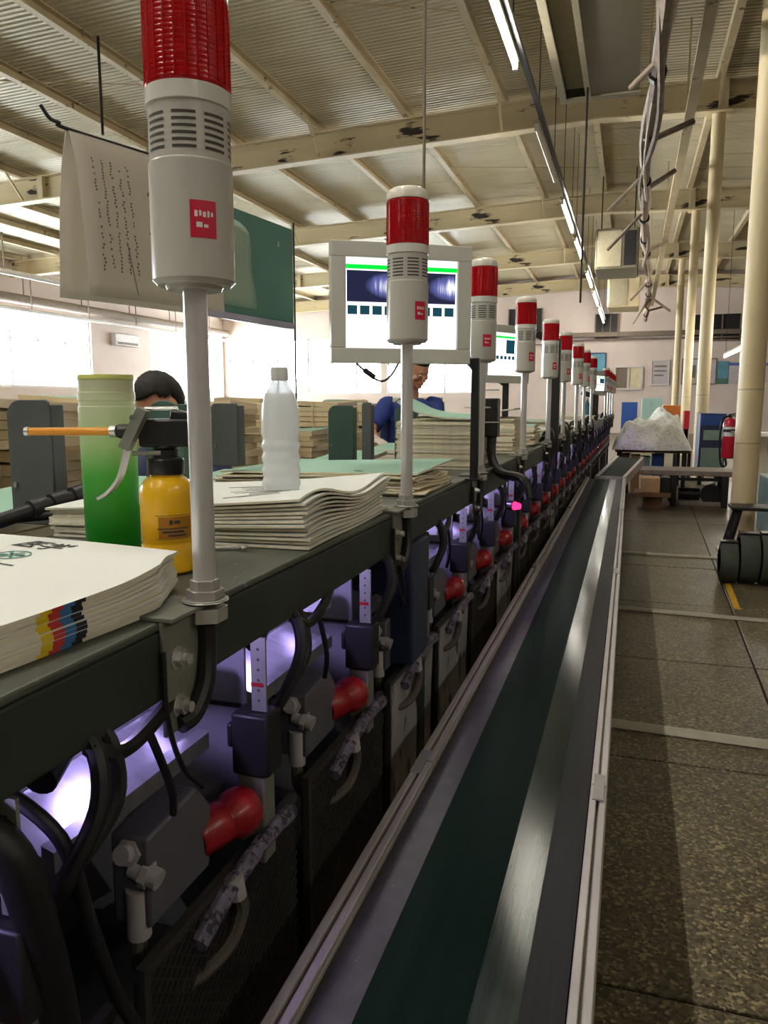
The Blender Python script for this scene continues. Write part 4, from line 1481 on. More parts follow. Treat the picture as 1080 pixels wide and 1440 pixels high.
m = MB()
m.beam(oc(-.045, 0, .185), oc(.030, 0, .185), .030, .036); m.cyl(oc(.028, 0, .187), oc(.062, 0, .187), .0095, n=16); m.cyl(oc(.0, 0, .163), oc(0, 0, .170), .016, n=20)
m.beam(oc(-.045, 0, .20), oc(-.01, 0, .206), .02, .02)
hd = part('pump_head', m, M_['blackpl'], t, bevel=.004)
m = MB(); m.cyl(oc(.062, 0, .187), oc(.070, 0, .187), .008, n=14); part('collar', m, M_['chrome'], t)
m = MB(); m.cyl(oc(.070, 0, .187), oc(.176, 0, .1865), .0052, n=14); sp = part('spout', m, M_['orange'], t)
m = MB(); m.cyl(oc(.1765, 0, .1865), oc(.182, 0, .1865), .006, n=12); part('tip', m, M_['chrome'], sp)
m = MB()
lever = smooth([oc(.022, -.02, .214), oc(.030, -.02, .198), oc(.041, -.02, .172), oc(.046, -.02, .152), oc(.054, -.02, .128), oc(.068, -.02, .110), oc(.082, -.02, .101)], 5)
for i in range(len(lever) - 1):
    m.beam(lever[i], lever[i + 1] + (lever[i + 1] - lever[i]) * .05, .018, .004, up=RL_)
part('lever', m, M_['alu'], t)
m = MB(); m.beam(oc(.018, -.024, .216), oc(.044, -.024, .166), .020, .013, up=RL_); m.cyl(oc(.03, -.034, .205), oc(.03, .02, .205), .004, n=10); m.cyl(oc(.034, -.03, .160), oc(.0, -.02, .160), .003, n=8)
part('lever_bracket', m, M_['bracket'], t, sm=False)
m = MB(); m.cyl(oc(-.02, -.005, .2165), oc(.022, -.005, .216), .003, n=8); part('steel_pin', m, M_['chrome'], t)

# clear water bottle
p = dep(395, 640, 1.36); c = V((p.x, p.y, TOP))
t = thing('water_bottle', 'clear ribbed plastic water bottle with a white cap behind the second pile', 'bottle', c)
pr = [(0, .001), (.026, .001), (.032, .006), (.0335, .014)]
z = .02
while z < .17:
    pr += [(.0338, z), (.0312, z + .006), (.0312, z + .010), (.0338, z + .016)]
    z += .022
pr += [(.0335, .19), (.032, .215), (.026, .238), (.016, .256), (.0135, .262), (.0135, .268)]
inner = [(r - .0006 if r > .001 else 0, zz + .0006) for r, zz in pr]
m = MB(); m.lathe(pr + list(reversed(inner)), n=40); part('body', m, M_['bottle'], t, world=False, ang=50)
m = MB(); m.lathe([(.0150, .2615), (.0155, .262), (.0155, .281), (.0145, .284), (0, .284)], n=32); part('cap', m, M_['bottlecap'], t, world=False)
# steel clip by the first pole
p = at(325, 774, z=TOP)
m = MB(); m.tube([(p.x - .035, p.y - .015, TOP + .004), (p.x, p.y + .0, TOP + .004), (p.x + .018, p.y + .008, TOP + .004), (p.x + .022, p.y + .004, TOP + .006), (p.x + .018, p.y - .002, TOP + .004)], .0032, 8)
tag(part('steel_hook', m, M_['chrome']), 'small bent steel hook lying on the worktop by the first pole', 'hook')
# black strap roll near the second pole
p = at(508, 690, z=TOP)
m = MB(); m.tube([(p.x - .04, p.y - .05, TOP + .0145), (p.x - .01, p.y - .04, TOP + .04), (p.x + .04, p.y - .06, TOP + .038), (p.x + .075, p.y - .08, TOP + .0145)], .0138, 10)
tag(part('cable_loop', m, M_['black']), 'short thick black cable loop on the worktop behind the second pole', 'cable')

# ---- hopper side plates behind the worktop
def hopper_plate(lab, cx, cy, z0, z1, w_, th, m, rad, both=False, rz=0.0):
    t = thing('hopper_plate', lab, 'guide plate', (cx, cy, z0), rz, group='hopper side plates behind the worktop')
    poly = [(-w_ / 2, 0), (w_ / 2, 0)]
    h = z1 - z0
    r2 = rad if both else rad * .25
    poly += [(w_ / 2 - r2 + r2 * math.cos(q), h - r2 + r2 * math.sin(q)) for q in [PI / 2 * k / 8 for k in range(9)]]
    poly += [(-w_ / 2 + rad + rad * math.cos(q), h - rad + rad * math.sin(q)) for q in [PI / 2 + PI / 2 * k / 8 for k in range(9)]]
    q = MB(); q.prism(poly, th, (0, 0, 0), (1, 0, 0), (0, 0, 1)); part('plate', q, m, t, world=False, sm=False, bevel=.002)
    q = MB(); q.bb((-w_ / 2 + .01, -th - .004, h * .3), (-w_ / 2 + .016, -th - .0002, h * .34)); part('screw', q, M_['chrome'], t, world=False)
    q = MB(); q.bb((w_ * .2, .001, .0), (w_ / 2, .035, h * .96)); part('edge_guide', q, m, t, world=False, sm=False, bevel=.002)
    return t


p = dep(50, 715, 1.45); hopper_plate('dark grey upright hopper plate behind the orange spout', p.x, p.y, p.z - .03, dep(50, 562, 1.45).z, .096, .006, M_['plate'], .032)
p = dep(236, 690, 1.62); hopper_plate('round topped hopper plate behind the black pump head', p.x, p.y, p.z, dep(236, 563, 1.62).z, .094, .006, M_['plate_green'], .046, True)
p = dep(318, 655, 1.95); hopper_plate('dark hopper plate just behind the first pole', p.x, p.y, p.z, dep(318, 567, 1.95).z, .075, .006, M_['plate'], .014)
p = dep(480, 640, 2.75); hopper_plate('dark green hopper plate left of the second pole', p.x, p.y, p.z - .03, dep(480, 570, 2.75).z, .095, .006, M_['plate_green'], .03)
p = dep(516, 630, 3.1); hopper_plate('narrow grey hopper plates before the man in the blue shirt', p.x, p.y, p.z - .06, dep(516, 566, 3.1).z, .04, .006, M_['plate'], .012)
p = dep(570, 640, 3.2); hopper_plate('round topped green hopper plate before the man in the blue shirt', p.x, p.y, p.z - .06, dep(570, 568, 3.2).z, .09, .006, M_['plate_green'], .04, True)
# feed rollers and bars behind the near pile
for (pa, pb, r, mm, lab) in ((dep(-60, 752, 1.25), dep(118, 694, 1.42), .013, 'dark_steel', 'dark feed roller bar behind the near pile'),
                             (dep(-40, 735, 1.32), dep(100, 722, 1.36), .008, 'dark_steel', 'thin dark rod under the roller bar behind the near pile'),
                             (dep(40, 727, 1.40), dep(84, 722, 1.42), .006, 'lilac', 'pale violet strip by the roller bar behind the near pile')):
    m = MB(); m.cyl(pa, pb, r, n=16)
    if r > .01:
        d = (pb - pa).normalized()
        for f in (.55, .72, .9):
            q = pa + (pb - pa) * f
            m.cyl(q, q + d * .03, r * 1.45, n=16)
    tag(part('feed_bar', m, M_[mm]), lab, 'bar')

# ================================================================== MONITORS
def monitor(name, lab, A, B, h, tilt, mpost=True, detail=True):
    """A, B: lower corners of the front face, h: height"""
    A, B = V(A), V(B)
    ux = (B - A); W_ = ux.length; ux.normalize()
    up = V((0, 0, 1))
    nrm = ux.cross(up)                          # towards the viewer
    up = (up + nrm * tilt).normalized()
    nrm = ux.cross(up).normalized()
    t = thing(name, lab, 'monitor', A)
    P = lambda a, b, d=0: A + ux * a + up * b + nrm * d
    m = MB()
    bz = .038 * W_ / .37
    for (a0, b0, a1, b1) in ((0, 0, W_, bz), (0, h - bz, W_, h), (0, bz, bz, h - bz), (W_ - bz, bz, W_, h - bz)):
        vs = [P(x, y, d) for d in (-.02, 0.012) for x, y in ((a0, b0), (a1, b0), (a1, b1), (a0, b1))]
        m.add(vs, [(3, 2, 1, 0), (4, 5, 6, 7), (0, 1, 5, 4), (1, 2, 6, 5), (2, 3, 7, 6), (3, 0, 4, 7)])
    part('bezel', m, M_['bezel'], t, bevel=.0025, sm=False)
    m = MB()
    vs = [P(x, y, d) for d in (-.06, -.021) for x, y in ((.01, .01), (W_ - .01, .01), (W_ - .01, h - .01), (.01, h - .01))]
    m.add(vs, [(3, 2, 1, 0), (4, 5, 6, 7), (0, 1, 5, 4), (1, 2, 6, 5), (2, 3, 7, 6), (3, 0, 4, 7)])
    part('back_shell', m, M_['bezel'], t, bevel=.004, sm=False)
    # screen: its own frame of axes so that the picture lies flat on it
    so = bpy.data.objects.new('screen', None)
    q = MB(); sw, sh = W_ - 2 * bz, h - 2 * bz
    M4 = Matrix((( ux.x, -nrm.x, up.x, 0), (ux.y, -nrm.y, up.y, 0), (ux.z, -nrm.z, up.z, 0), (0, 0, 0, 1)))
    M4.translation = P(bz, bz, 0)
    R4 = WM[t.name].inverted() @ M4

    def flat(nm, a0, b0, a1, b1, lift, mm, par):
        q = MB(); q.add([(a0, -lift, b0), (a1, -lift, b0), (a1, -lift, b1), (a0, -lift, b1)], [(0, 1, 2, 3)])
        o = bpy.data.objects.new(nm, mesh(nm, q, mm, False)); COL.objects.link(o); o.parent = par
        return o
    s = flat('screen', 0, 0, sw, sh, .001, M_['screen'], t); s.matrix_local = R4
    flat('title_bar', .0, sh * .875, sw, sh * .925, .002, M_['scrgreen'], s)
    if detail:
        for (a0, a1, cx) in ((.012, .485, .42), (.515, .988, .98)):
            pm = photo_screen('screen_picture', cx * sw, sh * .70, 1 / (sw * .26), 1 / (sh * .16))
            flat('camera_picture', a0 * sw, sh * .515, a1 * sw, sh * .86, .002, pm, s)
        for k in range(9):
            a0 = sw * (.018 + k * .109)
            flat('thumbnail', a0, sh * .375, a0 + sw * .085, sh * .475, .002, M_['scrteal'], s)
    else:
        for k in range(9):
            a0 = sw * (.03 + k * .106)
            flat('thumbnail', a0, sh * .38, a0 + sw * .07, sh * .46, .002, M_['scrteal'], s)
        flat('camera_picture', sw * .5, sh * .52, sw * .98, sh * .84, .002, M_['scrgreen'] if False else M_['scrteal'], s)
    return t


A = dep(465, 513, 1.97); B = dep(659, 510, 2.06); Tm = dep(461, 345, 1.97)
B.z = A.z = (A.z + B.z) / 2
monitor('monitor', 'big grey framed monitor showing two dark camera pictures under a green bar', A, B, (Tm - A).length, .02)
A = dep(676, 538, 3.75); B = dep(741, 540, 4.0); B.z = A.z
monitor('monitor', 'smaller monitor with a pale screen behind the fourth signal lamp', A, B, .285, .02, detail=False)
A = dep(834, 556, 9.4); B = dep(850, 557, 9.9); B.z = A.z
monitor('monitor', 'farthest tiny monitor with a pale teal screen near the end of the machine', A, B, .30, .02, detail=False)
# their posts
for (px, d, y0, y1, w_, lab) in ((666, 2.22, 505, 692, .022, 'dark steel post that carries the big monitor, behind the third pole'),
                                 (779, 4.6, 478, 612, .05, 'black monitor post between the fifth and sixth poles'),
                                 (709, 4.02, 534, 640, .03, 'dark post under the smaller monitor, behind the fourth pole'),
                                 (836, 9.3, 555, 600, .07, 'black monitor post near the end of the machine')):
    a, b_ = dep(px, y1, d), dep(px, y0, d)
    m = MB(); m.bb((a.x - w_ / 2, a.y - w_ / 2, TOP), (a.x + w_ / 2, a.y + w_ / 2, b_.z))
    t = thing('monitor_post', lab, 'post', (a.x, a.y, TOP)); part('post', m, M_['dark_steel'], t, bevel=.003)
    m = MB(); m.bb((a.x - w_, a.y - w_, TOP), (a.x + w_, a.y + w_, TOP + .006)); part('foot', m, M_['dark_steel'], t, sm=False)
    m = MB(); m.beam((a.x, a.y, b_.z - .03), (a.x - w_ * 2.4, a.y - .03, b_.z + .03), w_ * .8, w_ * .8); part('arm', m, M_['dark_steel'], t, sm=False)
# second dark post with white tie rods
a, b_ = dep(691, 640, 2.75), dep(691, 560, 2.75)
t = thing('cable_box', 'black cable box on a post, strapped by three white ties', 'box', (a.x, a.y, TOP))
m = MB(); m.bb((a.x - .024, a.y - .03, TOP + .10), (a.x + .024, a.y + .03, b_.z)); part('box', m, M_['blackpl'], t, bevel=.004)
m = MB(); m.tube([(a.x, a.y, TOP + .10), (a.x + .005, a.y - .02, TOP + .03), (a.x + .05, a.y - .1, TOP - .02), (a.x + .14, a.y - .2, TOP - .03), (a.x + .165, a.y - .22, TOP - .09)], .017, 10); part('cable', m, M_['black'], t)
for yy in (548, 573, 594):
    p0, p1 = dep(653, yy, 2.70), dep(702, yy, 2.70)
    m = MB(); m.cyl(p0, p1, .0028, n=8); part('white_tie', m, M_['hose'], t)
# power lead with an adapter under the big monitor
t = thing('monitor_lead', 'black monitor lead with an inline adapter hanging under the big monitor', 'cable', dep(503, 513, 2.0))
m = MB(); m.tube([dep(500, 509, 2.0), dep(510, 519, 2.0), dep(526, 532, 2.0), dep(538, 536, 2.0), dep(550, 528, 2.0), dep(562, 508, 2.02)], .003, 7); part('lead', m, M_['black'], t)
m = MB(); m.cyl(dep(512, 520, 1.995), dep(527, 531, 1.995), .0075, n=10); part('adapter', m, M_['blackpl'], t)

# ================================================================== HANGING PAPERS
p0, p1 = V((-.786, .975, 1.838)), V((-.681, 1.300, 1.838))
dr = (p1 - p0).normalized(); nx = V((dr.y, -dr.x, 0))
t = thing('hanging_paper', 'large folded printed sheet hung over a black wire, left of the first lamp', 'paper', p0)
def fold(u, v):
    # v along the rod, u from the back hem over the rod to the front hem
    s = (u - .5) * 2
    hgt = .236
    zz = -abs(s) ** 1.15 * hgt * (1.0 if s > 0 else .99)
    off = .019 * (1 - math.exp(-abs(s) * 5)) * (1 + .9 * abs(s)) * (1 if s > 0 else -1.2)
    return p0 + dr * (v * .262) + nx * (off + .004 * math.sin(v * 5) * abs(s)) + V((0, 0, zz))
m = MB(); vs = []; nu, nv = 28, 12
for i in range(nu + 1):
    for j in range(nv + 1):
        vs.append(fold(i / nu, j / nv))
m.add(vs, [(i * (nv + 1) + j, (i + 1) * (nv + 1) + j, (i + 1) * (nv + 1) + j + 1, i * (nv + 1) + j + 1) for i in range(nu) for j in range(nv)])
sh = part('sheet', m, M_['hungpaper'], t, ang=80)
so = sh.modifiers.new('thickness', 'SOLIDIFY'); so.thickness = .0016
m = MB()
random.seed(3)
for col in range(5):
    for k in range(34):
        u = .60 + k * .0098
        v = .10 + col * .055 + random.uniform(-.006, .006)
        if random.random() < .8:
            a, b_ = fold(u, v), fold(u + .006, v)
            m.beam(a + nx * .0016, b_ + nx * .0016, .0016 + .0012 * random.random(), .0004, up=nx)
for k in range(46):
    u = .70 + random.gauss(.05, .045); v = .58 + random.gauss(0, .06)
    a, b_ = fold(u, v), fold(u + random.uniform(.004, .02), v + random.uniform(-.03, .03))
    m.beam(a + nx * .0016, b_ + nx * .0016, .0022, .0004, up=nx)
for k in range(5):
    a, b_ = fold(.62 + .004 * k, .50 + .04 * k), fold(.66, .50 + .04 * k); m.beam(a + nx * .0016, b_ + nx * .0016, .003, .0004, up=nx)
m.beam(fold(.84, .26) + nx * .0016, fold(.985, .30) + nx * .0016, .0012, .0004, up=nx)
part('print', m, M_['inkfade'], sh, sm=False, kind='stuff', label='faded grey printed columns')
m = MB(); m.tube([dep(57, 148, 1.07), dep(70, 166, 1.075), dep(84, 173, 1.085), p0 - V((0, 0, .002)), p0 + dr * .17 - V((0, 0, .002)), p0 + dr * .25 - V((0, 0, .002))], .0028, 8)
q = p0 + dr * .235 - V((0, 0, .004)) - nx * .004
m.cyl(q, (q.x, q.y, TOP), .0018, n=6)
tag(part('hanging_wire', m, M_['black']), 'bent black wire the big folded sheet hangs on', 'wire')
# teal sheet
q0, q1 = V((-.985, 1.80, 1.936)), V((-.945, 2.105, 1.936))
d2 = (q1 - q0).normalized(); n2 = V((d2.y, -d2.x, 0))
t = thing('teal_board', 'teal board held up on thin dark rods, with a pale lined paper on it', 'board', V((-.96, 1.95, 1.677)))
m = MB()
vs = [q0 - d2 * .12 + V((0, 0, -.262)), q1 + V((0, 0, -.262)), q1, q0 - d2 * .12]
m.add(vs + [p - n2 * .012 for p in vs], [(0, 1, 2, 3), (7, 6, 5, 4), (0, 4, 5, 1), (1, 5, 6, 2), (2, 6, 7, 3), (3, 7, 4, 0)]); part('panel', m, M_['teal'], t, sm=False, bevel=.001)
m = MB(); m.beam(q0 - d2 * .12 + V((0, 0, -.270)) - n2 * .006, q1 + V((0, 0, -.270)) - n2 * .006, .016, .015); part('bottom_strip', m, M_['lilac'], t, sm=False)
pl = MB()
def net(u, v):
    wv = .003 * math.sin(v * 9) + .0035
    top_in = .02 * (max(0, u - .6) / .4) ** 2
    return q0 + d2 * (-.07 + .155 * u + .03 * (1 - v) * u) + V((0, 0, -.245 + .215 * v - top_in * v)) + n2 * wv
vs = [net(i / 8, j / 10) for i in range(9) for j in range(11)]
pl.add(vs, [(i * 11 + j, (i + 1) * 11 + j, (i + 1) * 11 + j + 1, i * 11 + j + 1) for i in range(8) for j in range(10)])
pp = part('pinned_paper', pl, M_['netpaper'], t, ang=80)
sd = pp.modifiers.new('thickness', 'SOLIDIFY'); sd.thickness = .0008
m = MB()
for k in range(9):
    u = .14 + k * .09
    for j in range(9):
        m.beam(net(u, .06 + j * .1) + n2 * .001, net(u, .12 + j * .1) + n2 * .001, .0025, .0003, up=n2)
part('text_rows', m, M_['tubeoff'], pp, sm=False, kind='stuff')
m = MB(); pc = q1 - d2 * .075 + V((0, 0, -.06)); m.beam(pc, pc + V((0, 0, .014)), .004, .002, up=n2); m.beam(pc + V((0, 0, .004)) - d2 * .004, pc + V((0, 0, .004)) + d2 * .004, .004, .002, up=n2); part('small_mark', m, M_['netpaper'], t, sm=False)
for qq in (q1 + d2 * .006, q0 - d2 * .1 - n2 * .016):
    m = MB(); m.cyl(qq + V((0, 0, .02)), (qq.x, qq.y, TOP - .028), .0028, n=6); part('support_rod', m, M_['black'], t)

# ================================================================== PAPER BUNDLES AND TABLES BEHIND THE MACHINE
random.seed(11)
t = thing('sorting_table', 'long low table behind the machine, loaded with cream paper bundles', 'table', (-2.75, 5, 0))
m = MB(); m.bb((-3.45, 1.6, .80), (-2.02, 9.4, .85)); part('tabletop', m, M_['wood'], t, bevel=.005)
for x in (-3.38, -2.09):
    for y in (1.7, 5.5, 9.3):
        m = MB(); m.bb((x - .03, y - .03, 0), (x + .03, y + .03, .7995)); part('leg', m, M_['dark_steel'], t, sm=False)


def bundle(lab, x, y, z, w_, d, h, rz, green=False):
    t = thing('paper_bundle', lab, 'paper bundle', (x, y, z), rz, group='cream paper bundles on the tables behind the machine')
    n = 5
    for i in range(n):
        hh = h / n
        a, b_ = random.uniform(-.012, .012), random.uniform(-.012, .012)
        ph = random.uniform(0, 6)
        q = MB()
        q.slab(lambda u, v: ((u - .5) * w_ + a + .01 * math.sin(v * 5 + ph), (v - .5) * d + b_, (i + 1) * hh - .0015 + (.018 * math.sin(u * 3 + ph) * (v - .5) if i == n - 1 else 0)), 6, 6, hh - .003, edge=lambda v: 1)
        part('layer', q, [M_['pgreen'] if (green and i == n - 1) else M_['pcream'], M_['pcream']], t, world=False, ang=50)
    q = MB(); q.bb((-.008, -d / 2 - .016, .001), (.008, -d / 2 - .013, h)); part('strap', q, M_['tubeoff'], t, world=False, sm=False)
    return t


rows = [1.95, 2.4, 2.9, 3.4, 3.95, 4.5, 5.1, 5.7, 6.4, 7.1, 7.9, 8.7]
for i, y in enumerate(rows):
    for j, x in enumerate((-2.32, -2.95)):
        z = .852
        n = 3 if (i + j) % 3 else 2
        if i in (0, 1): n = 3 if j == 0 else 2
        for k in range(n):
            h = random.uniform(.17, .215)
            row = ('table edge by the machine', 'window side of the table')[j]
            where = ('top', 'middle', 'bottom')[n - 1 - k] if n == 3 else ('top', 'bottom')[n - 1 - k]
            o = ['first', 'second', 'third', 'fourth', 'fifth', 'sixth', 'seventh', 'eighth', 'ninth', 'tenth', 'eleventh', 'twelfth'][i]
            bundle('cream paper bundle, %s of the %s pile along the %s' % (where, o, row), x, y, z, .46, .36, h, random.uniform(-.2, .2), green=(k == n - 1 and i % 2 == 0))
            z += h + .012
# piles waiting in the hoppers behind the worktop
for k, (y, n) in enumerate(((1.02, 6), (1.46, 5), (1.95, 4), (2.45, 3), (3.0, 3), (3.6, 3), (4.3, 3))):
    o = ['first', 'second', 'third', 'fourth', 'fifth', 'sixth', 'seventh'][k]
    sheets('printed_section', ('cream section in the %s hopper behind the worktop' % o, 'sea green sheet on top of the %s hopper behind the worktop' % o), 'sections in the %s hopper' % o,
           (BX(y) - .70, y), .0, .24, .34, n, .018, .002, curl4, PG, nu=4, nv=4, z0=1.127, top=M_['pgreen'], jit=.006, topwave=lambda u, v, f: .02 * v + .004)
# slim sewing and stitching machines far along the window wall
for k, (x, y, lab) in enumerate(((-9.5, 14.0, 'low grey machine far off before the bright windows, first of three'), (-10.5, 19.0, 'low grey machine far off before the bright windows, second of three'),
                                 (-8.0, 24.0, 'low grey machine far off before the end wall windows'))):
    t = thing('distant_machine', lab, 'machine', (x, y, 0))
    m = MB(); m.bb((x - 1.2, y - .5, .0), (x + 1.2, y + .5, .9)); part('base', m, M_['gbox'], t, bevel=.03)
    m = MB(); m.bb((x - .9, y - .3, .902), (x - .2, y + .3, 1.35)); part('head', m, M_['plate'], t, bevel=.04)
    m = MB(); m.bb((x + .1, y - .35, .902), (x + 1.0, y + .35, .96)); part('feed_table', m, M_['benchtop'], t, bevel=.01)

# ================================================================== PEOPLE
def ellips(m, c, r, M=None, n=16):
    pr = [(math.sin(PI * k / n), -math.cos(PI * k / n)) for k in range(n + 1)]
    pr[0] = (0, -1); pr[-1] = (0, 1)
    S = Matrix.Diagonal(r)
    MM = (M @ S) if M is not None else S
    m.lathe(pr, c, 20, MM)


def remeshed(name, m, mm, parent, voxel, it=4, label=None):
    o = part(name, m, mm, parent)
    r = o.modifiers.new('join', 'REMESH'); r.mode = 'VOXEL'; r.voxel_size = voxel; r.use_smooth_shade = True
    s = o.modifiers.new('soften', 'SMOOTH'); s.iterations = it; s.factor = .5
    if label: o['label'] = label
    return o


def person(lab, feet, f, head, look, shoulders, elbows, wrists, hands, pelvis, shirt, trousers, gloves=None):
    """f: heading; look: direction the face points; shoulders, elbows, wrists, hands: pairs (his left, his right)"""
    f = V(f).normalized(); side = V((0, 0, 1)).cross(f).normalized()        # his left
    head, pelvis = V(head), V(pelvis)
    t = thing('person', lab, 'person', feet)
    look = V(look).normalized()
    hs = V((0, 0, 1)).cross(look).normalized(); hu = look.cross(hs).normalized()
    HM = Matrix((hs, look, hu)).transposed()
    hp = lambda a, b_, c_: head + hs * a + look * b_ + hu * c_
    sh = [V(s) for s in shoulders]
    chest = (sh[0] + sh[1]) / 2 - V((0, 0, .06))
    neck0 = (sh[0] + sh[1]) / 2 + V((0, 0, .03))
    hips = [pelvis + side * .09, pelvis - side * .09]
    feet = V(feet)
    ank = [feet + side * .10 + V((0, 0, .075)), feet - side * .10 + V((0, 0, .075))]
    knee = [(hips[i] + ank[i]) / 2 + f * .05 for i in (0, 1)]
    b_ = MB()
    ellips(b_, hp(0, 0, .015), (.074, .094, .100), HM)                       # skull
    ellips(b_, hp(0, .028, -.055), (.052, .058, .062), HM)                   # jaw
    ellips(b_, hp(0, .075, -.092), (.020, .016, .014), HM)                   # chin
    ellips(b_, hp(0, .100, -.022), (.013, .018, .024), HM)                   # nose
    ellips(b_, hp(0, .108, -.036), (.016, .012, .010), HM)
    ellips(b_, hp(0, .084, .018), (.048, .014, .010), HM)                    # brow
    for s in (1, -1):
        ellips(b_, hp(s * .076, -.005, -.012), (.010, .018, .030), HM)       # ears
        ellips(b_, hp(s * .040, .062, -.028), (.022, .022, .018), HM)        # cheeks
    ellips(b_, hp(0, .086, -.060), (.022, .012, .008), HM)                   # mouth
    b_.sweep(smooth([hp(0, -.02, -.05), (hp(0, -.02, -.1) + neck0) / 2, neck0, chest]), [.055 - .002 * k for k in range(8)] + [.05] * 8 if False else .052, 14)
    cl = MB(); tr = MB()
    for i, s in ((0, 1), (1, -1)):
        w2 = (pelvis + chest) / 2
        line = smooth([hips[i] - V((0, 0, .02)), w2 + side * s * .075, chest + side * s * .085, sh[i] - side * s * .05])
        for m, g in ((b_, 0), (cl, .014)):
            m.sweep(line, [(.108 + g), ] + [.112 + g] * (len(line) - 6) + [.10 + g, .09 + g, .08 + g, .07 + g, .062 + g], 16)
        e, wr, hd = V(elbows[i]), V(wrists[i]), V(hands[i])
        arm = smooth([sh[i] - side * s * .03, sh[i], (sh[i] + e) / 2, e], 4); L = len(arm)
        b_.sweep(arm, [.056 - .016 * k / (L - 1) for k in range(L)], 14)
        cl.sweep(arm[:L - 1], [.072 - .014 * k / (L - 1) for k in range(L - 1)], 14)
        fa = smooth([e, (e + wr) / 2, wr], 4); L = len(fa)
        b_.sweep(fa, [.041 - .015 * k / (L - 1) for k in range(L)], 14)
        # hand: palm, four fingers of different length, thumb
        hm = MB() if gloves and gloves[i] else b_
        d = (hd - wr).normalized(); up = V((0, 0, 1)); sd = d.cross(up).normalized(); nn = sd.cross(d)
        ellips(hm, wr + d * .045, (.040, .050, .017), Matrix((sd, d, nn)).transposed())
        if hm is not b_: hm.cyl(wr - d * .03, wr + d * .02, .029, .027, n=14)
        for k, ln in enumerate((.068, .078, .072, .056)):
            r0 = wr + d * .078 + sd * (.027 - .018 * k)
            hm.sweep(smooth([r0 - d * .02, r0, r0 + d * ln * .5 - nn * .006, r0 + d * ln * .8 - nn * .03], 3), [.0095] * 6 + [.0088, .0085, .008, .0075], 8)
        th0 = wr + d * .02 + sd * .03 * (1 if i else -1)
        hm.sweep(smooth([th0, th0 + d * .03 + sd * .02 * (1 if i else -1) - nn * .01, th0 + d * .06 + sd * .025 * (1 if i else -1) - nn * .022], 4), .0105, 8)
        if hm is not b_:
            remeshed('glove', hm, M_['glove'], t, .0045, 2)
        leg = smooth([hips[i], (hips[i] + knee[i]) / 2, knee[i], (knee[i] + ank[i]) / 2, ank[i]], 4); L = len(leg)
        rr = [.092 - .05 * k / (L - 1) for k in range(L)]
        b_.sweep(leg, rr, 14); tr.sweep(leg, [r + .018 for r in rr], 14)
        ellips(b_, ank[i] + f * .06 - V((0, 0, .035)), (.045, .12, .038), Matrix((side, f, V((0, 0, 1)))).transposed())
        sm = MB(); ellips(sm, ank[i] + f * .065 - V((0, 0, .029)), (.052, .14, .045), Matrix((side, f, V((0, 0, 1)))).transposed()); part('shoe', sm, M_['blackpl'], t)
    ellips(tr, pelvis, (.19, .125, .12), Matrix((side, f, V((0, 0, 1)))).transposed())
    cl.sweep([neck0 - V((0, 0, .05)), neck0 + V((0, 0, .025)) + f * .01], [.085, .066], 16)
    remeshed('body', b_, M_['skin'], t, .007, 3)
    remeshed('shirt', cl, shirt, t, .010, 6)
    remeshed('trousers', tr, trousers, t, .012, 6)
    h = MB(); vs, fs = [], []
    nu, nv = 36, 20
    for i in range(nv + 1):
        el = PI / 2 - (PI * .72) * i / nv
        for k in range(nu):
            a = 2 * PI * k / nu
            rr = 1.0 + .015 * math.sin(a * 9 + i * 1.7) + .012 * math.sin(a * 17 - i)
            x, y, z = math.cos(a) * math.cos(el), math.sin(a) * math.cos(el), math.sin(el)
            vs.append(hp(x * .083 * rr, y * .102 * rr - .004, z * .112 * rr + .018))
    for i in range(nv):
        for k in range(nu):
            a = 2 * PI * (k + .5) / nu; el = PI / 2 - (PI * .72) * (i + .5) / nv
            y, z = math.sin(a) * math.cos(el), math.sin(el)
            if (y > .25 and z < .46) or (y > -.12 and z < .05) or z < -.52:
                continue
            fs.append((i * nu + k, i * nu + (k + 1) % nu, (i + 1) * nu + (k + 1) % nu, (i + 1) * nu + k))
    h.add(vs, fs)
    ho = part('hair', h, M_['hair'], t, ang=80)
    sd_ = ho.modifiers.new('thickness', 'SOLIDIFY'); sd_.thickness = .012; sd_.offset = -1
    for s in (1, -1):
        e = MB(); ellips(e, hp(s * .030, .083, -.002), (.012, .009, .0075), HM, 8); eo = part('eye', e, M_['eye'], t)
        e = MB(); ellips(e, hp(s * .030, .0905, -.003), (.005, .003, .005), HM, 8); part('iris', e, M_['hair'], eo)
    e = MB(); ellips(e, hp(0, .0975, -.060), (.020, .0035, .0055), HM, 8); part('lips', e, M_['lip'], t)
    return t


# man in the blue shirt, bent over the far side of the machine
hd = dep(586, 521, 5.3)
f = V((.62, -.78, 0)).normalized(); sd = V((0, 0, 1)).cross(f)
base = V((hd.x - .16, hd.y + .12, 0))
shc = V((hd.x - .05, hd.y + .04, hd.z - .245))
sL, sR = shc + sd * .185, shc - sd * .185
eL = dep(606, 632, 5.05); wL = dep(566, 641, 4.85); hL = dep(545, 640, 4.78)
eR = dep(520, 605, 5.1); wR = dep(528, 618, 4.85); hR = dep(545, 626, 4.72)
man = person('man in a dark blue shirt bending over the machine, one white glove', base, f, hd, (.72, -.55, -.42), (sL, sR), (eL, eR), (wL, wR), (hL, hR),
             V((hd.x - .14, hd.y + .10, .90)), M_['cloth'], M_['jeans'], gloves=(False, True))
d = (wL - eL).normalized()
m = MB(); m.cyl(wL - d * .012, wL + d * .006, .033, n=18); part('wristband', m, M_['blackpl'], man)
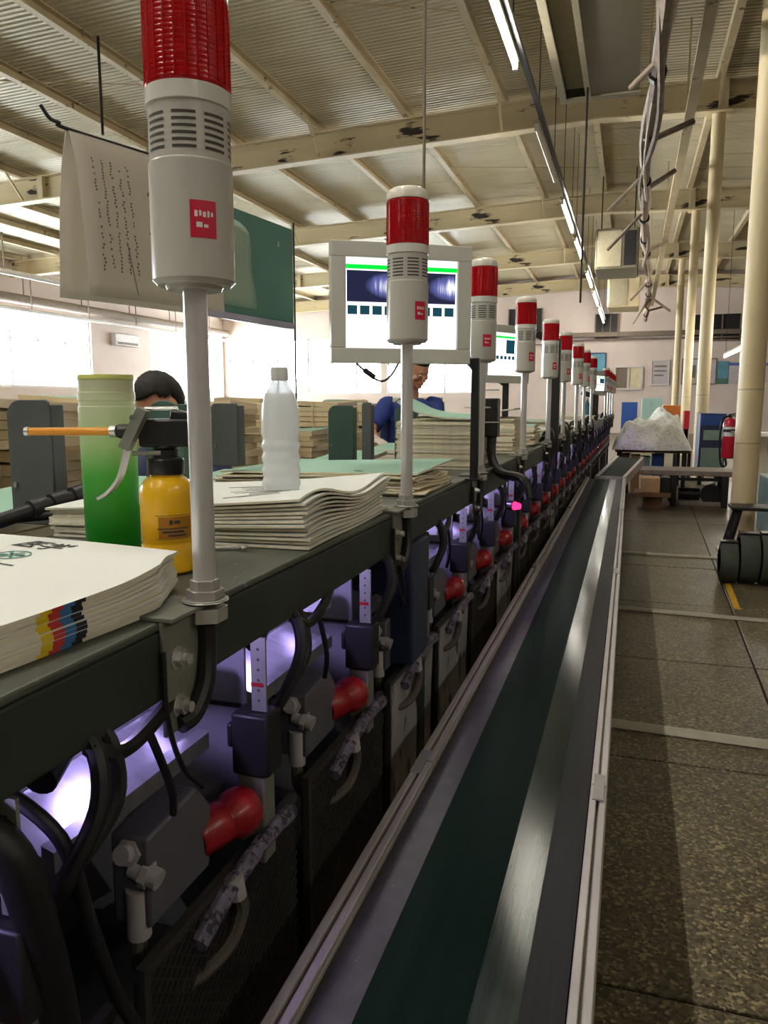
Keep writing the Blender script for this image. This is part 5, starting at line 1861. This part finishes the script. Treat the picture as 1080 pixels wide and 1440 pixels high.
# man behind the round topped plate
hd = dep(226, 566, 3.05)
f = V((.45, -.89, 0)).normalized(); sd = V((0, 0, 1)).cross(f)
base = V((hd.x - .20, hd.y + .22, 0))
shc = V((hd.x - .03, hd.y + .07, hd.z - .23))
sL, sR = shc + sd * .19, shc - sd * .19
person('dark haired man looking down, half hidden behind the yellow oil can', base, f, hd, (-.35, -.75, -.55), (sL, sR),
       (sL + V((.10, -.06, -.27)), sR + V((-.04, -.06, -.27))), (sL + V((.22, -.24, -.30)), sR + V((.10, -.26, -.30))), (sL + V((.29, -.32, -.31)), sR + V((.17, -.34, -.31))),
       V((hd.x - .17, hd.y + .2, .88)), M_['navy'], M_['jeans'])

# ================================================================== RIGHT SIDE OF THE AISLE
# floor strips and tape
for k, (y, sk, x0, x1, lab) in enumerate(((3.44, .05, -.25, 1.9, 'thick grey cable strip across the floor, first one from the camera'), (5.50, .05, -.2, 2.2, 'grey cable strip across the floor, second one'),
                                         (7.62, .03, -.1, .86, 'thin bright cable strip across the floor before the stool'))):
    m = MB(); r = .036 if k == 0 else .028
    pts = [V((x0, y + sk * (x0 - .4) * -1, .003)), V((x1, y - sk * (x1 - .4) * 1, .003))]
    d = (pts[1] - pts[0]).normalized(); n_ = V((-d.y, d.x, 0))
    prof = [(-1, 0), (-.8, .55), (-.4, .85), (.4, .85), (.8, .55), (1, 0)]
    m.add([p + n_ * a * r + V((0, 0, b_ * r * .7)) for p in pts for a, b_ in prof], [(i, i + 1, i + 7, i + 6) for i in range(5)] + [(5, 0, 6, 11), (5, 4, 3, 2, 1, 0), (6, 7, 8, 9, 10, 11)])
    tag(part('cable_strip', m, M_['strip']), lab, 'strip')
m = MB(); m.add([(.755, 5.75, .0026), (.80, 5.75, .0026), (.845, 7.3, .0026), (.805, 7.3, .0026), (.755, 5.75, .0016), (.80, 5.75, .0016), (.845, 7.3, .0016), (.805, 7.3, .0016)], [(0, 1, 2, 3), (7, 6, 5, 4), (0, 4, 5, 1), (1, 5, 6, 2), (2, 6, 7, 3), (3, 7, 4, 0)])
tag(part('floor_tape', m, M_['yellowline'], sm=False), 'worn yellow tape line on the floor along the aisle', 'tape')
# stool
c = V((1.17, 7.55, 0))
t = thing('stool', 'low dark stool standing behind the coiled green belts', 'stool', c)
m = MB(); m.bb((c.x - .27, c.y - .16, .485), (c.x + .27, c.y + .16, .515)); part('seat', m, M_['dark_steel'], t, bevel=.008)
for sx in (-1, 1):
    for sy in (-1, 1):
        m = MB(); m.beam((c.x + sx * .20, c.y + sy * .10, .4845), (c.x + sx * .31, c.y + sy * .16, .0035), .04, .04); part('leg', m, M_['dark_steel'], t, bevel=.003)
    m = MB(); m.beam((c.x + sx * .255, c.y - .12, .25), (c.x + sx * .255, c.y + .12, .25), .03, .03); part('stretcher', m, M_['dark_steel'], t, sm=False)
# coils
for k, (x, y, r, wd, lab) in enumerate(((.80, 6.62, .165, .12, 'coiled dark green belt roll, smallest of the row in front of the stool'), (.95, 6.66, .20, .14, 'coiled dark green belt roll in the middle of the row by the stool'),
                                      (1.11, 6.64, .205, .15, 'coiled dark green belt roll at the outer end of the row by the stool'))):
    t = thing('belt_coil', lab, 'belt roll', (x, y, .004), group='coiled belts on the floor')
    for q in range(4):
        ro, ri = r - q * r * .2, r - (q + .86) * r * .2
        dx = random.uniform(-.006, .006)
        m = MB(); m.lathe([(ri, -wd / 2), (ro - .004, -wd / 2), (ro, -wd / 2 + .008), (ro, wd / 2 - .008), (ro - .004, wd / 2), (ri, wd / 2), (ri, -wd / 2)], (x + dx, y, r + .004), 30, Matrix.Rotation(PI / 2, 3, 'Y'))
        part('turn', m, M_['coil'], t)
    m = MB(); m.bb((x - wd / 2 - .004, y - r * .3, r * 1.98 + .0), (x + wd / 2 + .004, y + r * .3, r * 2.0 + .012)); part('strap', m, M_['blackpl'], t, sm=False)
# fire extinguisher on the thick column
p = dep(1027, 612, 8.3); c = V((p.x - .01, p.y, p.z - .25))
t = thing('fire_extinguisher', 'red fire extinguisher with a white label, hung on the thick cream column', 'fire extinguisher', c)
m = MB(); m.lathe([(0, 0), (.055, 0), (.068, .01), (.070, .02), (.070, .36), (.064, .39), (.045, .42), (.022, .435), (0, .436)], n=32); part('cylinder', m, M_['red'], t, world=False)
m = MB(); arc_patch(m, .0706, .24, .34, -PI * .9, -PI * .2, 12); part('label', m, M_['white'], t, world=False, sm=False)
m = MB(); m.cyl((0, 0, .4365), (0, 0, .46), .018, n=16); m.beam((-.02, 0, .47), (.07, 0, .485), .02, .012); m.beam((-.02, 0, .462), (.07, 0, .455), .02, .01); part('valve', m, M_['dark_steel'], t, world=False)
m = MB(); m.tube([(-.015, -.01, .455), (-.08, -.03, .42), (-.095, -.03, .25), (-.085, -.03, .02), (-.06, -.03, -.08), (-.02, -.03, -.07), (-.03, -.03, .0)], .012, 8); part('hose', m, M_['black'], t, world=False)
m = MB(); dd = V((1.07 - c.x, 8.0 - c.y, 0)); dd = dd - dd.normalized() * .116; m.beam((.0, .0, .30), (dd.x, dd.y, .30), .03, .008); m.cyl((0, 0, .285), (0, 0, .315), .0725, n=28); part('wall_bracket', m, M_['dark_steel'], t, world=False, sm=False)
# bench on steel legs, with a motor under it
t = thing('steel_bench', 'low grey bench on dark steel legs, standing across the aisle before a column', 'bench', (.8, 11.6, 0))
m = MB(); m.bb((.16, 11.3, .43), (1.52, 12.0, .50)); part('bench_top', m, M_['benchtop'], t, bevel=.008)
for x in (.62, 1.28):
    for y in (11.36, 11.94):
        m = MB(); m.bb((x - .04, y - .04, .001), (x + .04, y + .04, .4295)); part('leg', m, M_['dark_steel'], t, bevel=.004)
m = MB(); m.bb((.66, 11.36, .36), (1.24, 11.4, .40)); part('rail', m, M_['dark_steel'], t, sm=False)
t = thing('electric_motor', 'black electric motor with a round pulley on the floor under the bench', 'motor', (.95, 11.6, 0))
m = MB(); m.cyl((.70, 11.6, .15), (.98, 11.6, .15), .085, n=20); part('motor_body', m, M_['blackpl'], t)
m = MB(); m.cyl((1.12, 11.48, .16), (1.12, 11.56, .16), .14, n=28); part('pulley', m, M_['black'], t)
m = MB(); m.cyl((.981, 11.6, .15), (1.14, 11.6, .15), .02, n=10); part('shaft', m, M_['chrome'], t)
m = MB(); m.bb((.66, 11.45, .001), (1.24, 11.75, .06)); part('base_plate', m, M_['benchtop'], t, bevel=.004)
# carton on a dark box on the floor
t = thing('wooden_crate', 'dark brown wooden crate on the floor by the end of the conveyor', 'crate', (.34, 11.0, 0))
m = MB(); m.bb((.22, 10.85, .001), (.46, 11.15, .18)); part('base_block', m, M_['wood'], t, bevel=.004)
m = MB(); m.bb((.10, 10.75, .1805), (.56, 11.25, .24)); part('deck', m, M_['wood'], t, bevel=.004)
m = MB(); m.bb((.18, 10.8, .2415), (.42, 11.2, .43))
tag(part('carton', m, M_['carton'], bevel=.004, sm=False), 'tan carton standing on the dark wooden crate', 'box')
m = MB(); m.bb((.43, 10.85, .2415), (.55, 11.1, .44)); tag(part('toolbox', m, M_['dark_steel'], bevel=.006, sm=False), 'dark steel toolbox beside the tan carton', 'box')
# scrap heap table
t = thing('scrap_table', 'low table that carries the heap of speckled paper scrap', 'table', (.15, 13.4, 0))
m = MB(); m.bb((-.20, 12.6, .66), (.90, 14.3, .70)); part('tabletop', m, M_['wood'], t, bevel=.005)
for x in (-.14, .82):
    for y in (12.68, 14.2):
        m = MB(); m.bb((x - .03, y - .03, .001), (x + .03, y + .03, .6595)); part('leg', m, M_['dark_steel'], t, sm=False)
m = MB()
random.seed(5)
bp = [(random.uniform(.1, .9), random.uniform(.1, .9), random.uniform(.03, .09), random.uniform(.08, .16)) for _ in range(26)]
def heap(u, v):
    x, y = -.245 + 1.17 * u, 12.45 + 1.9 * v
    e = max(0, min(1, 7 * min(u, 1 - u))) * max(0, min(1, 5 * min(v, 1 - v)))
    z = .715 + .27 * min(1, 7 * u) ** .6 * min(1, 7 * (1 - u)) ** .6 * (min(1, 4.5 * v) ** .6) * min(1, 8 * (1 - v))
    z += .26 * math.exp(-((u - .66) / .26) ** 2 - ((v - .62) / .3) ** 2) * e
    for bx_, by_, h, s in bp:
        z += e * h * math.exp(-((u - bx_) ** 2 + (v - by_) ** 2) / (2 * (s * .5) ** 2))
    z += .02 * math.sin(u * 23 + v * 9) * e + .015 * math.sin(v * 31 - u * 12) * e
    return (x, y + .05 * math.sin(u * 9) * (1 - v), z)
m.slab(heap, 44, 44, .012)
tag(part('scrap_heap', m, M_['scrap']), 'big crumpled heap of white speckled paper scrap on the low table', 'paper heap')
m = MB()
for k in range(1): m.slab(lambda u, v: (.55 + .2 * u, 12.9 + .12 * v, 1.0 + .02 * math.sin(u * 6)), 5, 3, .004)
for k, (x0, x1, z1, mm, nm, lab) in enumerate(((-.13, .02, .60, 'wood', 'wooden_box', 'brown wooden box under the scrap table, by the machine'), (.05, .18, .58, 'carton', 'wooden_box', 'brown slatted box under the scrap table, second in line'),
                                           (.21, .33, .56, 'gbox', 'storage_bin', 'green grey bin under the scrap table'), (.36, .52, .60, 'bluepaint', 'storage_bin', 'blue plastic bin under the scrap table'))):
    t = thing(nm, lab, 'box', ((x0 + x1) / 2, 12.9, 0))
    m = MB(); m.bb((x0, 12.72, .001), (x1, 13.1, z1)); part('body', m, M_[mm], t, bevel=.006)
    m = MB(); m.bb((x0 - .008, 12.712, z1 + .0005), (x1 + .008, 13.108, z1 + .02)); part('lid', m, M_[mm], t, bevel=.004)
    if mm in ('wood', 'carton'):
        for q in range(3):
            m = MB(); m.bb((x0, 12.708, .1 + q * .17), (x1, 12.7195, .2 + q * .17)); part('slat', m, M_[mm], t, sm=False)
# cabinets and machines down the right side
def cabinet(name, lab, cat, x0, x1, y, d, z0, z1, mm, panels=(), legs=True):
    t = thing(name, lab, cat, ((x0 + x1) / 2, y, 0))
    m = MB(); m.bb((x0, y, z0), (x1, y + d, z1)); part('body', m, M_[mm], t, bevel=.01)
    for (u0, w0, u1, w1, pm, nm) in panels:
        m = MB(); m.bb((x0 + (x1 - x0) * u0, y - .012, z0 + (z1 - z0) * w0), (x0 + (x1 - x0) * u1, y - .0005, z0 + (z1 - z0) * w1)); part(nm, m, M_[pm], t, bevel=.003)
    if legs and z0 > .05:
        for x in (x0 + .04, x1 - .04):
            for yy in (y + .05, y + d - .05):
                m = MB(); m.bb((x - .03, yy - .03, .001), (x + .03, yy + .03, z0 - .0005)); part('leg', m, M_['dark_steel'], t, sm=False)
    return t


cabinet('blue_cabinet', 'upright blue cabinet behind the scrap heap', 'cabinet', -.25, .2, 24.0, .6, .2, 1.42, 'bluepaint', [(.05, .06, .95, .3, 'navy', 'drawer'), (.05, .34, .95, .94, 'bluepaint', 'door')])
cabinet('orange_cabinet', 'orange brown wooden cabinet beside the slim cream column', 'cabinet', .60, .92, 15.9, .5, .55, 1.37, 'orangebox', [(.04, .05, .48, .95, 'orangebox', 'door'), (.52, .05, .96, .95, 'orangebox', 'door')])
cabinet('red_bin', 'red metal drum cabinet beside the orange cabinet', 'cabinet', 0.97, 1.07, 15.6, .3, .93, 1.27, 'red', [(.1, .1, .9, .5, 'red', 'door')])
cabinet('blue_machine', 'dark blue machine cabinet with a pale control panel between the columns', 'machine', 1.16, 1.58, 14.4, .8, .22, 1.24, 'navy', [(.15, .55, .9, .72, 'gbox', 'control_panel'), (.08, .02, .95, .42, 'gbox', 'lower_panel'), (.05, .8, .95, .97, 'bluepaint', 'hood')])
cabinet('steel_cabinet', 'pale grey cabinet behind the scrap heap, by the end wall', 'cabinet', .35, 1.0, 27.0, .6, .1, 1.55, 'gbox', [(.04, .05, .48, .95, 'gbox', 'door'), (.52, .05, .96, .95, 'gbox', 'door')])
t = cabinet('grey_machine', 'pale teal machine base at the picture edge behind the stool', 'machine', 1.46, 2.5, 8.6, 1.2, .001, .62, 'gbox', [(.05, .1, .4, .9, 'gbox', 'panel'), (.45, .1, .95, .9, 'gbox', 'panel')])
m = MB(); m.bb((1.52, 8.8, .622), (1.64, 9.0, 1.05)); part('column', m, M_['dark_steel'], t, bevel=.01)
m = MB(); m.tube([(1.5, 8.9, .65), (1.42, 8.88, .85), (1.40, 8.86, 1.1), (1.45, 8.88, 1.3), (1.55, 8.9, 1.05)], .02, 8); part('cable', m, M_['black'], t)
m = MB(); m.bb((1.7, 8.9, .622), (2.4, 9.6, 1.35)); part('head', m, M_['gbox'], t, bevel=.03)
t = cabinet('work_table', 'white topped work table far behind the blue machine', 'table', 1.7, 3.4, 17.5, .8, .72, .80, 'winframe')
t = cabinet('frame_rack', 'grey steel rack table behind the bench, under the orange cabinet', 'rack', .50, 1.12, 15.3, 1.2, .48, .54, 'benchtop')
# blue bottle far along the machine
c = V((LX(9.6) - .18, 9.75, TOP))
t = thing('drink_bottle', 'small pale blue drink bottle by the far monitor', 'bottle', c)
m = MB(); m.lathe([(0, .001), (.035, .001), (.038, .01), (.038, .16), (.03, .2), (.014, .22), (.014, .235), (0, .235)], n=24); part('body', m, M_['posterteal'], t, world=False)
m = MB(); m.cyl((0, 0, .2355), (0, 0, .255), .016, n=16); part('cap', m, M_['white'], t, world=False)

# black cables looping over the beam beside the far lamps
random.seed(21)
for k in range(4, 13):
    y, lab = LAMPS[k]
    t = thing('cable_loop', 'tangle of black cables on the beam beside the %s signal lamp' % (['fifth', 'sixth', 'seventh', 'eighth', 'ninth', 'tenth', 'eleventh', 'twelfth', 'last'][k - 4]), 'cable', (LX(y), y + .2, TOP))
    for q in range(5):
        y0 = y + .10 + q * .085
        hgt = random.uniform(.02, .075)
        m = MB(); m.tube([(BX(y0) - .05, y0 + .03, TOP + .006), (BX(y0) - .03, y0 + .02, TOP + hgt), (BX(y0) + .006, y0, TOP + hgt * .8), (BX(y0) + .014, y0 - .01, TOP - .05), (BX(y0) + .013, y0 - .015, TOP - random.uniform(.12, .2))], .008, 7, 4)
        part('cable', m, M_['black'], t)
